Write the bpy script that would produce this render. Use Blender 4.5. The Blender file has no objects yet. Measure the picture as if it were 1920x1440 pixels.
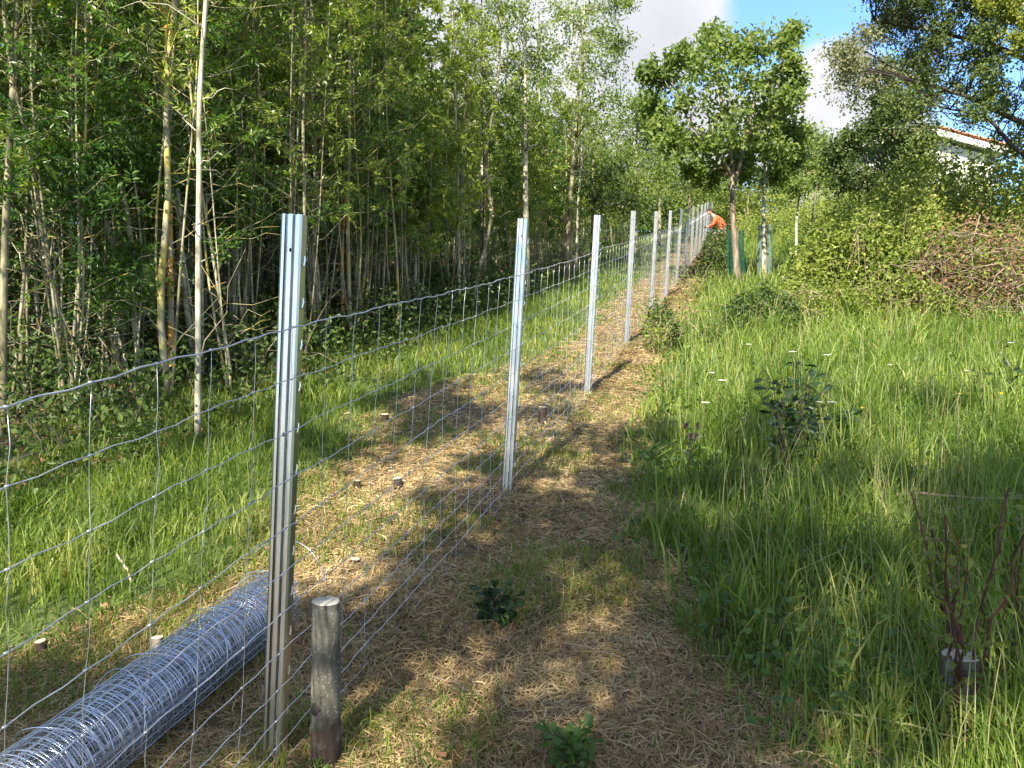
import bpy, math, random
import numpy as np
from mathutils import Vector
R = math.radians
random.seed(7)
rng = np.random.default_rng(7)
S = bpy.context.scene
C = S.collection

# ------------------------------------------------------------------ camera, sky, sun, exposure
PITCH = R(3.0); CAMH = 1.6
cam_d = bpy.data.cameras.new('camera'); cam = bpy.data.objects.new('camera', cam_d); C.objects.link(cam)
cam.location = (0, 0, CAMH); cam.rotation_euler = (R(90) - PITCH, 0, 0)
cam_d.sensor_width = 36; cam_d.lens = 27.0; cam_d.clip_start = 0.05; cam_d.clip_end = 2000
S.camera = cam
S.view_settings.view_transform = 'Standard'; S.view_settings.look = 'None'
S.cycles.max_bounces = 6; S.cycles.diffuse_bounces = 3; S.cycles.glossy_bounces = 2
S.view_settings.exposure = 1.65; S.view_settings.gamma = 1.0
SUN_AZ = R(20.7)          # shadows run this far right of the view direction
SUN_EL = R(42)
LDIR = np.array([math.sin(SUN_AZ) * math.cos(SUN_EL), math.cos(SUN_AZ) * math.cos(SUN_EL), -math.sin(SUN_EL)])
sl = bpy.data.lights.new('sun', 'SUN'); sun = bpy.data.objects.new('sun', sl); C.objects.link(sun)
sl.energy = 5.0; sl.angle = R(0.53); sl.color = (1.0, 0.92, 0.76)
sun.rotation_euler = Vector(LDIR).to_track_quat('-Z', 'Y').to_euler()
world = bpy.data.worlds.new('World'); S.world = world; world.use_nodes = True
wn = world.node_tree.nodes; wl = world.node_tree.links; wn.clear()
w_out = wn.new('ShaderNodeOutputWorld'); w_bg = wn.new('ShaderNodeBackground')
sky = wn.new('ShaderNodeTexSky'); sky.sky_type = 'NISHITA'; sky.sun_disc = False
sky.sun_elevation = SUN_EL; sky.sun_rotation = math.pi + SUN_AZ; sky.air_density = 1.0; sky.dust_density = 0.3; sky.ozone_density = 3.0
w_bg.inputs['Strength'].default_value = 0.15
tc = wn.new('ShaderNodeTexCoord')
nz = wn.new('ShaderNodeTexNoise'); nz.inputs['Scale'].default_value = 4.0; nz.inputs['Detail'].default_value = 7
nz.inputs['Roughness'].default_value = 0.55
wl.new(tc.outputs['Generated'], nz.inputs['Vector'])
def pix_dir(px, py):
    x = (px - 960) / 1440; u = -(py - 720) / 1440
    v = Vector((x, math.cos(PITCH) + u * math.sin(PITCH), u * math.cos(PITCH) - math.sin(PITCH)))
    return v.normalized()
cloud_blobs = [(1010, 40, .16), (1225, 25, .10), (1560, 190, .065), (1480, 250, .075), (1310, 280, .085), (700, 80, .22), (1620, 320, .09), (1130, 300, .12),
               (0, -600, .33), (2000, -1500, .33), (-800, 200, .4), (900, -6000, .5), (Vector((.2, -.9, .45)), 0, .6), (Vector((-.9, -.2, .6)), 0, .4), (Vector((.9, -.3, .5)), 0, .4), (2700, 100, .25)]  # out of view; overhead and rear clouds added to whiten the ambient light
prev = None
for px, py, rad in cloud_blobs:
    dn = wn.new('ShaderNodeVectorMath'); dn.operation = 'DISTANCE'
    wl.new(tc.outputs['Generated'], dn.inputs[0]); dn.inputs[1].default_value = px.normalized() if isinstance(px, Vector) else pix_dir(px, py)
    mr = wn.new('ShaderNodeMapRange'); wl.new(dn.outputs['Value'], mr.inputs[0])
    mr.inputs[1].default_value = rad * 1.35; mr.inputs[2].default_value = rad * 0.55
    if prev is None: prev = mr.outputs[0]
    else:
        mx = wn.new('ShaderNodeMath'); mx.operation = 'MAXIMUM'
        wl.new(prev, mx.inputs[0]); wl.new(mr.outputs[0], mx.inputs[1]); prev = mx.outputs[0]
nm_ = wn.new('ShaderNodeMath'); nm_.operation = 'MULTIPLY_ADD'; wl.new(nz.outputs['Fac'], nm_.inputs[0]); nm_.inputs[1].default_value = 2.4; nm_.inputs[2].default_value = -.72
ad = wn.new('ShaderNodeMath'); ad.operation = 'ADD'; wl.new(prev, ad.inputs[0]); wl.new(nm_.outputs[0], ad.inputs[1])
rm = wn.new('ShaderNodeMapRange'); wl.new(ad.outputs[0], rm.inputs[0])
rm.inputs[1].default_value = 0.88; rm.inputs[2].default_value = 1.35; rm.interpolation_type = 'SMOOTHSTEP'
nz2 = wn.new('ShaderNodeTexNoise'); nz2.inputs['Scale'].default_value = 6; nz2.inputs['Detail'].default_value = 4
wl.new(tc.outputs['Generated'], nz2.inputs['Vector'])
cr = wn.new('ShaderNodeValToRGB'); wl.new(nz2.outputs['Fac'], cr.inputs[0])
cr.color_ramp.elements[0].position = .3; cr.color_ramp.elements[0].color = (1.65, 1.68, 1.84, 1)
cr.color_ramp.elements[1].position = .7; cr.color_ramp.elements[1].color = (2.35, 2.35, 2.42, 1)
tint = wn.new('ShaderNodeMix'); tint.data_type = 'RGBA'; tint.blend_type = 'MULTIPLY'; tint.inputs[0].default_value = 1; tint.inputs[7].default_value = (.56, .68, .92, 1); wl.new(sky.outputs[0], tint.inputs[6])
gain = wn.new('ShaderNodeMix'); gain.data_type = 'RGBA'; gain.blend_type = 'MIX'
wl.new(rm.outputs[0], gain.inputs[0]); wl.new(tint.outputs[2], gain.inputs[6]); wl.new(cr.outputs[0], gain.inputs[7])
wl.new(gain.outputs[2], w_bg.inputs['Color']); wl.new(w_bg.outputs[0], w_out.inputs['Surface'])

# ------------------------------------------------------------------ geometry of the place
def smooth(t):
    t = np.clip(t, 0, 1); return t * t * (3 - 2 * t)
def wob(x, y, s=1.0, k=0.0):
    x = np.asarray(x) * s; y = np.asarray(y) * s
    return (np.sin(1.7 * x + 2.3 * y + k) + np.sin(3.1 * x - 1.9 * y + 1.3 + 2 * k) * .7 + np.sin(-2.2 * x + 4.7 * y + 4.1 - k) * .5
            + np.sin(6.3 * x + 5.1 * y + .7 + k) * .3) / 2.5
def ground(x, y):
    x = np.asarray(x, float); y = np.asarray(y, float)
    yy = np.where(y < 60, y, 60 + (y - 60) * .05)
    z = .0165 + .17126 * yy
    z = z - .045 * np.exp(-((y - 5.4) / 2.3) ** 2)
    z = z + .38 * smooth((y - 12) / 24)
    z = z + 1.1 * smooth((x - fence_x(y) - 2.2) / 7) * smooth((y - 10) / 9)
    z = z + .030 * wob(x, y, .9) * smooth((np.abs(x - fence_x(y)) - .1) / .8) + .012 * wob(x, y, 3.1, 2)
    return z
def fence_x(y): return -.695 + ((np.asarray(y) + .0837) / 1.01044 - 2.25) * .296
def G(px, Z):
    X = (px - 960) / 1440 * Z; Y = 1.01044 * Z - .0837
    return Vector((X, Y, float(ground(X, Y))))
def W(px, py, Z):
    u = -(py - 720) / 1440 * Z
    return Vector(((px - 960) / 1440 * Z, Z * math.cos(PITCH) + u * math.sin(PITCH), CAMH + u * math.cos(PITCH) - Z * math.sin(PITCH)))

# ------------------------------------------------------------------ materials
def newmat(name):
    m = bpy.data.materials.new(name); m.use_nodes = True
    nt = m.node_tree; nt.nodes.clear()
    o = nt.nodes.new('ShaderNodeOutputMaterial')
    return m, nt.nodes, nt.links, o
def ramp(n, l, fac, stops):
    r = n.new('ShaderNodeValToRGB'); e = r.color_ramp.elements
    while len(e) < len(stops): e.new(.5)
    for i, (p, c) in enumerate(stops):
        e[i].position = p; e[i].color = (c[0], c[1], c[2], 1)
    l.new(fac, r.inputs[0]); return r
def leaf_mat(name, cols, trans=.35, rough=.5, tr_gain=1.3, nscale=.6, spec=.35, namp=.8):
    m, n, l, o = newmat(name)
    g = n.new('ShaderNodeNewGeometry'); t = n.new('ShaderNodeTexCoord')
    no = n.new('ShaderNodeTexNoise'); no.inputs['Scale'].default_value = nscale; no.inputs['Detail'].default_value = 3
    l.new(g.outputs['Position'], no.inputs['Vector'])
    a = n.new('ShaderNodeMath'); a.operation = 'MULTIPLY_ADD'; l.new(g.outputs['Random Per Island'], a.inputs[0])
    a.inputs[1].default_value = .62
    b = n.new('ShaderNodeMath'); b.operation = 'MULTIPLY_ADD'; l.new(no.outputs['Fac'], b.inputs[0]); b.inputs[1].default_value = namp; b.inputs[2].default_value = .2 - namp * .5
    l.new(b.outputs[0], a.inputs[2])
    k = len(cols)
    r = ramp(n, l, a.outputs[0], [(i / (k - 1), c) for i, c in enumerate(cols)])
    p = n.new('ShaderNodeBsdfPrincipled'); l.new(r.outputs[0], p.inputs['Base Color'])
    p.inputs['Roughness'].default_value = rough; p.inputs['Specular IOR Level'].default_value = spec
    tb = n.new('ShaderNodeBsdfTranslucent')
    mm = n.new('ShaderNodeMix'); mm.data_type = 'RGBA'; mm.blend_type = 'MULTIPLY'; mm.inputs[0].default_value = 1
    l.new(r.outputs[0], mm.inputs[6]); mm.inputs[7].default_value = (1.02 * tr_gain, 1.12 * tr_gain, .55 * tr_gain, 1)
    l.new(mm.outputs[2], tb.inputs['Color'])
    mx = n.new('ShaderNodeMixShader'); mx.inputs[0].default_value = trans
    l.new(p.outputs[0], mx.inputs[1]); l.new(tb.outputs[0], mx.inputs[2]); l.new(mx.outputs[0], o.inputs['Surface'])
    return m
def surf_mat(name, stops, scale=8, rough=.85, metal=0, bump=.2, stretch=(1, 1, 1), detail=6, spec=.4, coord='Object', bscale=None):
    m, n, l, o = newmat(name)
    t = n.new('ShaderNodeTexCoord'); mp = n.new('ShaderNodeMapping'); mp.inputs['Scale'].default_value = stretch
    l.new(t.outputs[coord], mp.inputs[0])
    no = n.new('ShaderNodeTexNoise'); no.inputs['Scale'].default_value = scale; no.inputs['Detail'].default_value = detail
    no.inputs['Roughness'].default_value = .62
    l.new(mp.outputs[0], no.inputs['Vector'])
    r = ramp(n, l, no.outputs['Fac'], stops)
    p = n.new('ShaderNodeBsdfPrincipled'); l.new(r.outputs[0], p.inputs['Base Color'])
    p.inputs['Roughness'].default_value = rough; p.inputs['Metallic'].default_value = metal; p.inputs['Specular IOR Level'].default_value = spec
    if bump:
        n2 = n.new('ShaderNodeTexNoise'); n2.inputs['Scale'].default_value = bscale or scale * 2.2; n2.inputs['Detail'].default_value = 4
        l.new(mp.outputs[0], n2.inputs['Vector'])
        bp = n.new('ShaderNodeBump'); bp.inputs['Strength'].default_value = bump; bp.inputs['Distance'].default_value = .02
        l.new(n2.outputs['Fac'], bp.inputs['Height']); l.new(bp.outputs[0], p.inputs['Normal'])
    l.new(p.outputs[0], o.inputs['Surface'])
    return m
M = {}
M['ash'] = leaf_mat('ash_leaf', [(.085, .13, .022), (.18, .235, .040), (.29, .34, .07), (.42, .43, .13)], .55, rough=.36, spec=.65)
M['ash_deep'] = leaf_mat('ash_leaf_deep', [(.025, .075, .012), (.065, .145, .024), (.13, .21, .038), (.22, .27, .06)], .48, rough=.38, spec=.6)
M['oak'] = leaf_mat('oak_leaf', [(.055, .095, .020), (.105, .160, .032), (.175, .225, .048), (.26, .29, .08)], .46)
M['oak_dark'] = leaf_mat('oak_leaf_dark', [(.028, .048, .012), (.050, .080, .018), (.085, .120, .026), (.14, .165, .045)], .34)  # shade of crowns seen from below is put into this darker leaf colour
M['oak_pale'] = leaf_mat('oak_leaf_pale', [(.07, .095, .045), (.12, .14, .06), (.19, .19, .10), (.22, .20, .13)], .32)
M['oak_yellow'] = leaf_mat('oak_leaf_yellow', [(.06, .09, .015), (.12, .16, .02), (.20, .22, .03), (.27, .27, .05)], .42)
M['bramble'] = leaf_mat('bramble_leaf', [(.035, .065, .014), (.11, .155, .024), (.21, .25, .045), (.34, .35, .09)], .42)
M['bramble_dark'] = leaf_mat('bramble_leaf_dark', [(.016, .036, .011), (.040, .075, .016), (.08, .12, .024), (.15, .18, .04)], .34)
M['weed'] = leaf_mat('weed_leaf', [(.022, .055, .012), (.045, .095, .018), (.075, .135, .025), (.12, .18, .04)], .3)
M['weed_dark'] = leaf_mat('weed_leaf_dark', [(.010, .024, .009), (.017, .040, .013), (.028, .060, .018), (.05, .09, .028)], .22)
M['redleaf'] = leaf_mat('young_leaf', [(.05, .06, .015), (.10, .13, .02), (.14, .16, .03), (.10, .035, .02)], .4)
M['dryleaf'] = leaf_mat('dry_leaf', [(.10, .05, .025), (.20, .11, .055), (.30, .17, .10), (.36, .24, .16)], .25, spec=.2)
M['grass_tall'] = leaf_mat('tall_grass_blade', [(.05, .095, .015), (.105, .17, .025), (.185, .26, .042), (.34, .36, .11)], .42, nscale=1.3, namp=1.7)
M['grass_left'] = leaf_mat('short_grass_blade', [(.045, .085, .012), (.095, .155, .020), (.17, .225, .035), (.31, .31, .09)], .42, nscale=1.4, namp=1.5)
M['straw'] = leaf_mat('cut_straw', [(.08, .09, .032), (.215, .145, .066), (.34, .24, .115), (.47, .35, .185), (.61, .49, .30)], .25, rough=.6, nscale=1.9, spec=.3)
M['seed'] = leaf_mat('seed_stalk', [(.13, .17, .04), (.20, .22, .07), (.26, .25, .11), (.30, .27, .15)], .3)
M['bark_pale'] = surf_mat('bark_pale', [(.36, (.12, .115, .075)), (.47, (.33, .31, .22)), (.56, (.44, .41, .29)), (.66, (.58, .56, .47))], 11, stretch=(1, 1, .35), bump=.3)
M['bark_olive'] = surf_mat('bark_olive', [(.36, (.07, .066, .033)), (.5, (.17, .155, .085)), (.64, (.32, .30, .20))], 10, stretch=(1, 1, .3), bump=.3)
M['bark_lichen'] = surf_mat('bark_lichen', [(.32, (.10, .095, .06)), (.42, (.33, .29, .20)), (.48, (.50, .25, .05)), (.66, (.60, .32, .08))], 4, stretch=(1, 1, .5), bump=.4)
M['bark_yellow'] = surf_mat('bark_yellow', [(.34, (.10, .095, .055)), (.48, (.29, .27, .18)), (.58, (.40, .33, .08)), (.7, (.42, .30, .07))], 5, stretch=(1, 1, .4), bump=.3)
M['bark_dark'] = surf_mat('bark_dark', [(.3, (.018, .014, .011)), (.55, (.045, .036, .028)), (.75, (.10, .085, .07))], 9, stretch=(1, 1, .3), bump=.4)
M['bark_oak'] = surf_mat('bark_oak', [(.3, (.06, .048, .033)), (.5, (.17, .135, .095)), (.7, (.30, .25, .19))], 12, stretch=(1, 1, .25), bump=.6)
M['twig_dry'] = surf_mat('twig_dry', [(.3, (.09, .06, .042)), (.5, (.20, .14, .10)), (.7, (.36, .28, .21))], 3, bump=0, coord='Object')
M['twig_red'] = surf_mat('twig_red', [(.3, (.022, .011, .010)), (.55, (.065, .022, .016)), (.7, (.19, .06, .035))], 12, rough=.5, bump=0)
M['cut_wood'] = surf_mat('cut_wood', [(.3, (.38, .29, .18)), (.6, (.62, .52, .38))], 30, bump=.1)
M['cut_grey'] = surf_mat('cut_wood_grey', [(.3, (.26, .24, .20)), (.6, (.44, .41, .35))], 25, bump=.2)
M['galv'] = surf_mat('galvanised_steel', [(.3, (.47, .465, .44)), (.55, (.62, .61, .575)), (.75, (.78, .765, .72))], 14, rough=.30, metal=1.0, bump=.05, stretch=(1, 1, .25), bscale=40)
M['wire'] = surf_mat('wire_steel', [(.3, (.42, .43, .44)), (.7, (.66, .67, .69))], 20, rough=.42, metal=.7, bump=0)
M['wire_roll'] = surf_mat('new_wire_steel', [(.3, (.42, .46, .54)), (.7, (.66, .71, .79))], 12, rough=.28, metal=.8, bump=0)

# ------------------------------------------------------------------ object helpers
def link(o, parent=None):
    C.objects.link(o)
    if parent: o.parent = parent
    return o
def tag(o, label=None, cat=None, group=None, kind=None):
    if label: o['label'] = label
    if cat: o['category'] = cat
    if group: o['group'] = group
    if kind: o['kind'] = kind
    return o
def thing(name, label, cat, loc=(0, 0, 0), group=None):
    o = bpy.data.objects.new(name, None); o.empty_display_size = .1; o.location = loc; link(o)
    return tag(o, label, cat, group)
class Geo:
    def __init__(s): s.V = []; s.n = 0; s.Q = []; s.T = []
    def add(s, v, q=None, t=None):
        v = np.asarray(v, float).reshape(-1, 3)
        if q is not None and len(q): s.Q.append(np.asarray(q, int) + s.n)
        if t is not None and len(t): s.T.append(np.asarray(t, int) + s.n)
        s.V.append(v); s.n += len(v)
    def tube(s, pts, rad, k=6, cap=True):
        P = np.asarray([tuple(p) for p in pts], float); n = len(P)
        r = np.full(n, rad, float) if np.isscalar(rad) else np.asarray(rad, float)
        T = np.gradient(P, axis=0); T /= np.linalg.norm(T, axis=1)[:, None] + 1e-12
        a = np.array([0, 0, 1.0]) if abs(T[:, 2]).mean() < .8 else np.array([1.0, 0, 0])
        u = np.cross(T, a); u /= np.linalg.norm(u, axis=1)[:, None] + 1e-12
        w = np.cross(T, u)
        th = np.arange(k) / k * 2 * math.pi
        V = P[:, None] + r[:, None, None] * (np.cos(th)[None, :, None] * u[:, None] + np.sin(th)[None, :, None] * w[:, None])
        i = np.arange(n - 1)[:, None] * k; j = np.arange(k)[None]; j2 = (j + 1) % k
        q = np.stack([i + j, i + j2, i + k + j2, i + k + j], -1).reshape(-1, 4)
        V = V.reshape(-1, 3); t = []
        if cap:
            V = np.vstack([V, P[0], P[-1]]); a0 = n * k; a1 = a0 + 1
            t = [(a0, (x + 1) % k, x) for x in range(k)] + [(a1, (n - 1) * k + x, (n - 1) * k + (x + 1) % k) for x in range(k)]
        s.add(V, q, t)
    def box(s, c, d, ax=None):
        c = np.asarray(c, float); d = np.asarray(d, float) / 2
        sg = np.array([(x, y, z) for x in (-1, 1) for y in (-1, 1) for z in (-1, 1)], float) * d
        if ax is not None: sg = sg @ np.asarray(ax, float)
        s.add(sg + c, [(0, 1, 3, 2), (4, 6, 7, 5), (0, 4, 5, 1), (2, 3, 7, 6), (0, 2, 6, 4), (1, 5, 7, 3)])
    def build(s, name, mat, parent=None, smoothf=False, origin=None):
        V = np.concatenate(s.V) if s.V else np.zeros((0, 3))
        if origin is not None: V = V - np.asarray(tuple(origin))
        me = bpy.data.meshes.new(name)
        Q = np.concatenate(s.Q) if s.Q else np.zeros((0, 4), int); T = np.concatenate(s.T) if s.T else np.zeros((0, 3), int)
        me.vertices.add(len(V)); me.vertices.foreach_set('co', V.astype(np.float32).ravel())
        loops = np.concatenate([Q.ravel(), T.ravel()]).astype(np.int32)
        me.loops.add(len(loops)); me.loops.foreach_set('vertex_index', loops)
        nf = len(Q) + len(T); me.polygons.add(nf)
        st = np.concatenate([np.arange(len(Q)) * 4, len(Q) * 4 + np.arange(len(T)) * 3]).astype(np.int32)
        me.polygons.foreach_set('loop_start', st)
        me.polygons.foreach_set('use_smooth', np.full(nf, smoothf, bool))
        me.update(calc_edges=True)
        if mat: me.materials.append(mat)
        o = bpy.data.objects.new(name, me)
        if origin is not None and parent is None: o.location = origin
        link(o, parent); return o
def unit(a): return a / (np.linalg.norm(a, axis=-1, keepdims=True) + 1e-9)
def rdir(n, up=0.0):
    d = rng.normal(size=(n, 3)); d[:, 2] += up; return unit(d)
def add_leaves(g, P, A, L, Wd, fold=.18, nrm=None):
    """folded diamond leaves: base P, axis A, length L, width Wd"""
    n = len(P)
    if n == 0: return
    L = np.broadcast_to(L, (n,))[:, None]; Wd = np.broadcast_to(Wd, (n,))[:, None]
    if nrm is None: nrm = unit(rng.normal(size=(n, 3)) * .75 + np.array([-.25, -.65, .65]))
    s = unit(np.cross(A, nrm)); nn = np.cross(s, A)
    b = P; tip = P + A * L - nn * L * .08
    m = P + A * L * .45
    l = m - s * Wd * .5 + nn * Wd * fold; r = m + s * Wd * .5 + nn * Wd * fold
    V = np.stack([b, l, tip, r], 1).reshape(-1, 3)
    i = np.arange(n)[:, None] * 4
    g.add(V, None, np.concatenate([i + [0, 2, 1], i + [0, 3, 2]], 1).reshape(-1, 3))
def add_oak_leaves(g, P, A, L, Wd):
    """six-point leaves, wider towards the tip"""
    n = len(P)
    if n == 0: return
    L = np.broadcast_to(L, (n,))[:, None]; Wd = np.broadcast_to(Wd, (n,))[:, None]
    nrm = unit(rng.normal(size=(n, 3)) * .8 + np.array([-.25, -.65, .65]))
    s = unit(np.cross(A, nrm)); nn = np.cross(s, A)
    c1 = P + A * L * .4; c2 = P + A * L * .72
    V = np.stack([P, c1 - s * Wd * .33 + nn * Wd * .1, c2 - s * Wd * .5 + nn * Wd * .15, P + A * L, c2 + s * Wd * .5 + nn * Wd * .15, c1 + s * Wd * .33 + nn * Wd * .1], 1).reshape(-1, 3)
    i = np.arange(n)[:, None] * 6
    g.add(V, np.concatenate([i + [0, 3, 2, 1], i + [0, 5, 4, 3]], 1).reshape(-1, 4))
def add_sprigs(g, P, A, L, pairs=4, leaf=.05, wd=.016):
    """pinnate leaves: pairs of leaflets along a rachis plus a tip leaflet"""
    n = len(P); up = unit(rng.normal(size=(n, 3)) * .6 + np.array([-.15, -.45, .8])); s = unit(np.cross(A, up))
    L = np.broadcast_to(L, (n,))
    for k in range(pairs):
        f = .25 + .7 * k / pairs
        base = P + A * (L * f)[:, None] - np.array([0, 0, 1]) * (L * f * f * .25)[:, None]
        for sg in (-1, 1):
            d = unit(A * .55 + s * sg + rng.normal(size=(n, 3)) * .18 - np.array([0, 0, .15]))
            add_leaves(g, base, d, leaf * rng.uniform(.75, 1.2, n), wd * rng.uniform(.8, 1.25, n))
    add_leaves(g, P + A * L[:, None] - np.array([0, 0, 1]) * (L * .25)[:, None], unit(A + rng.normal(size=(n, 3)) * .15 - np.array([0, 0, .3])), leaf, wd)
def curve_pts(a, b, n=5, sag=0.0, jit=0.0):
    a = np.asarray(tuple(a), float); b = np.asarray(tuple(b), float); t = np.linspace(0, 1, n)[:, None]
    P = a + (b - a) * t; L = np.linalg.norm(b - a)
    P[:, 2] += (np.sin(t[:, 0] * math.pi) * sag * L)
    if jit and n > 2: P[1:-1] += rng.normal(size=(n - 2, 3)) * jit * L
    return P
def spline(pts, n):
    P = np.asarray([tuple(p) for p in pts], float); k = len(P)
    d = np.r_[0, np.cumsum(np.linalg.norm(np.diff(P, axis=0), axis=1))]; t = np.linspace(0, d[-1], n)
    Q = np.stack([np.interp(t, d, P[:, i]) for i in range(3)], 1)
    for _ in range(2): Q[1:-1] = (Q[:-2] + 2 * Q[1:-1] + Q[2:]) / 4
    return Q

# ------------------------------------------------------------------ ground
POST_Z = [2.235, 4.5, 6.87, 9.25, 11.8, 14.2, 16.6] + [16.6 + 2.35 * k for k in range(1, 9)]
def zopt(y): return (np.asarray(y) + .0837) / 1.01044
def mown(x, y):
    """>0 inside the cut strip, in metres from its ragged edge"""
    z = zopt(y); d = x - fence_x(y)
    wr = np.interp(z, [-5, 2, 2.46, 3.05, 4.3, 5.8, 10, 20, 38], [1.7, 1.6, 1.4, 1.08, .72, .52, .50, .55, .6])
    wlf = np.interp(z, [-5, 2, 3, 3.4, 4.5, 6.0, 6.7, 7.6, 9, 14, 38], [1.5, 1.3, 1.05, .8, 1.0, 1.45, 1.6, 1.0, .6, .85, .8])
    e = .12 * wob(x, y, 1.7, 1) + .07 * wob(x, y, 4.1, 3)
    m = np.minimum(wr - d, d + wlf) + e
    return np.where(z > 38, -1, m)
def grid(xs, ys):
    X, Y = np.meshgrid(xs, ys); Z = ground(X, Y)
    V = np.stack([X, Y, Z], -1).reshape(-1, 3); nx = len(xs)
    i = (np.arange(len(ys) - 1)[:, None] * nx + np.arange(nx - 1)[None]).ravel()
    return V, np.stack([i, i + 1, i + nx + 1, i + nx], 1)
gx = np.unique(np.concatenate([np.linspace(-600, -20, 20), np.linspace(-20, -4, 30), np.linspace(-4, 6, 130), np.linspace(6, 20, 30), np.linspace(20, 600, 20)]))
gy = np.unique(np.concatenate([np.linspace(-300, -8, 12), np.linspace(-8, 1, 20), np.linspace(1, 12, 140), np.linspace(12, 45, 80), np.linspace(45, 1200, 30)]))
gg = Geo(); gv, gq = grid(gx, gy); gg.add(gv, gq)
def ground_mat():
    m, n, l, o = newmat('soil_and_litter')
    t = n.new('ShaderNodeTexCoord')
    at = n.new('ShaderNodeAttribute'); at.attribute_name = 'zone'
    sep = n.new('ShaderNodeSeparateColor'); l.new(at.outputs['Color'], sep.inputs[0])
    n1 = n.new('ShaderNodeTexNoise'); n1.inputs['Scale'].default_value = 22; n1.inputs['Detail'].default_value = 8; n1.inputs['Roughness'].default_value = .7
    n2 = n.new('ShaderNodeTexNoise'); n2.inputs['Scale'].default_value = 1.6; n2.inputs['Detail'].default_value = 5
    for q in (n1, n2): l.new(t.outputs['Object'], q.inputs['Vector'])
    soil = ramp(n, l, n1.outputs['Fac'], [(.3, (.014, .013, .007)), (.5, (.035, .034, .016)), (.7, (.075, .06, .032))])
    strw = ramp(n, l, n1.outputs['Fac'], [(.3, (.045, .030, .017)), (.5, (.13, .090, .048)), (.7, (.26, .19, .11))])
    moss = ramp(n, l, n1.outputs['Fac'], [(.3, (.022, .036, .008)), (.55, (.055, .085, .014)), (.7, (.11, .13, .03))])
    a = n.new('ShaderNodeMix'); a.data_type = 'RGBA'; l.new(sep.outputs[0], a.inputs[0]); l.new(moss.outputs[0], a.inputs[6]); l.new(strw.outputs[0], a.inputs[7])
    mr = n.new('ShaderNodeMapRange'); l.new(n2.outputs['Fac'], mr.inputs[0]); mr.inputs[1].default_value = .5; mr.inputs[2].default_value = .68; mr.inputs[4].default_value = .6
    b = n.new('ShaderNodeMix'); b.data_type = 'RGBA'; l.new(mr.outputs[0], b.inputs[0]); l.new(a.outputs[2], b.inputs[6]); l.new(moss.outputs[0], b.inputs[7])
    c = n.new('ShaderNodeMix'); c.data_type = 'RGBA'; l.new(sep.outputs[1], c.inputs[0]); l.new(b.outputs[2], c.inputs[6]); l.new(soil.outputs[0], c.inputs[7])
    p = n.new('ShaderNodeBsdfPrincipled'); l.new(c.outputs[2], p.inputs['Base Color']); p.inputs['Roughness'].default_value = .95
    bp = n.new('ShaderNodeBump'); bp.inputs['Strength'].default_value = .6; bp.inputs['Distance'].default_value = .03
    l.new(n1.outputs['Fac'], bp.inputs['Height']); l.new(bp.outputs[0], p.inputs['Normal']); l.new(p.outputs[0], o.inputs['Surface'])
    return m
M['ground'] = ground_mat()
go = gg.build('ground', M['ground'], smoothf=True)
tag(go, 'sloping ground of cut straw, moss and dark woodland soil', 'ground', kind='structure')
ca = go.data.color_attributes.new('zone', 'FLOAT_COLOR', 'POINT')
zc = np.zeros((len(gv), 4), np.float32); zc[:, 3] = 1
zc[:, 0] = smooth((mown(gv[:, 0], gv[:, 1]) + .1) / .25)
zc[:, 1] = smooth((-(gv[:, 0] - fence_x(gv[:, 1])) - 3.0) / .8)
ca.data.foreach_set('color', zc.ravel())

# ------------------------------------------------------------------ grass
def scatter(bins, xr=.78, xl=-.78):
    out = []
    for z0, z1, dens in bins:
        area = (xr - xl) * (z1 * z1 - z0 * z0) / 2; n = int(area * dens)
        z = np.sqrt(rng.uniform(z0 * z0, z1 * z1, n)); x = z * rng.uniform(xl, xr, n)
        out.append(np.stack([x, 1.01044 * z - .0837, z], 1))
    return np.concatenate(out)
def blades(g, X, Y, H, Wd, bend, ang=None, lift=0.0, seg=2):
    n = len(X); z = ground(X, Y); P = np.stack([X, Y, z - .005], 1)
    if ang is None: ang = rng.uniform(0, 2 * math.pi, n)
    D = np.stack([np.cos(ang), np.sin(ang), np.zeros(n)], 1)
    fa = rng.uniform(0, 2 * math.pi, n) ; sd = np.stack([np.cos(fa), np.sin(fa), np.zeros(n)], 1)
    sd = unit(sd * .6 + np.stack([-D[:, 1], D[:, 0], np.zeros(n)], 1) * .8)
    up = np.array([0, 0, 1.0])
    Hc = H[:, None]; b = np.asarray(bend)[:, None]; w = (Wd * .5)[:, None]
    ver = np.sqrt(np.clip(1 - (b * .9) ** 2, .02, 1))
    m1 = P + up * Hc * .5 * (.5 + .5 * ver) + D * Hc * b * .18
    m2 = P + up * Hc * .82 * (.3 + .7 * ver) + D * Hc * b * .52
    tp = P + up * Hc * ver + D * Hc * b
    tp[:, 2] += lift; m2[:, 2] += lift
    V = np.stack([P - sd * w, P + sd * w, m1 - sd * w * .9, m1 + sd * w * .9, m2 - sd * w * .6, m2 + sd * w * .6, tp], 1).reshape(-1, 3)
    i = np.arange(n)[:, None] * 7
    g.add(V, np.concatenate([i + [0, 1, 3, 2], i + [2, 3, 5, 4]], 1).reshape(-1, 4), i + [4, 5, 6])
def tuft_noise(x, y): return .5 + .5 * wob(x, y, 1.9, 5)
# right-hand tall grass
p = scatter([(1.3, 2.2, 4200), (2.2, 4, 4400), (4, 6.5, 2300), (6.5, 10, 900), (10, 16, 420), (16, 30, 130), (30, 46, 40)])
d = p[:, 0] - fence_x(p[:, 1]); mw = mown(p[:, 0], p[:, 1])
keep = (d > .3) & (mw < rng.normal(.0, .05, len(p)))
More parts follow.
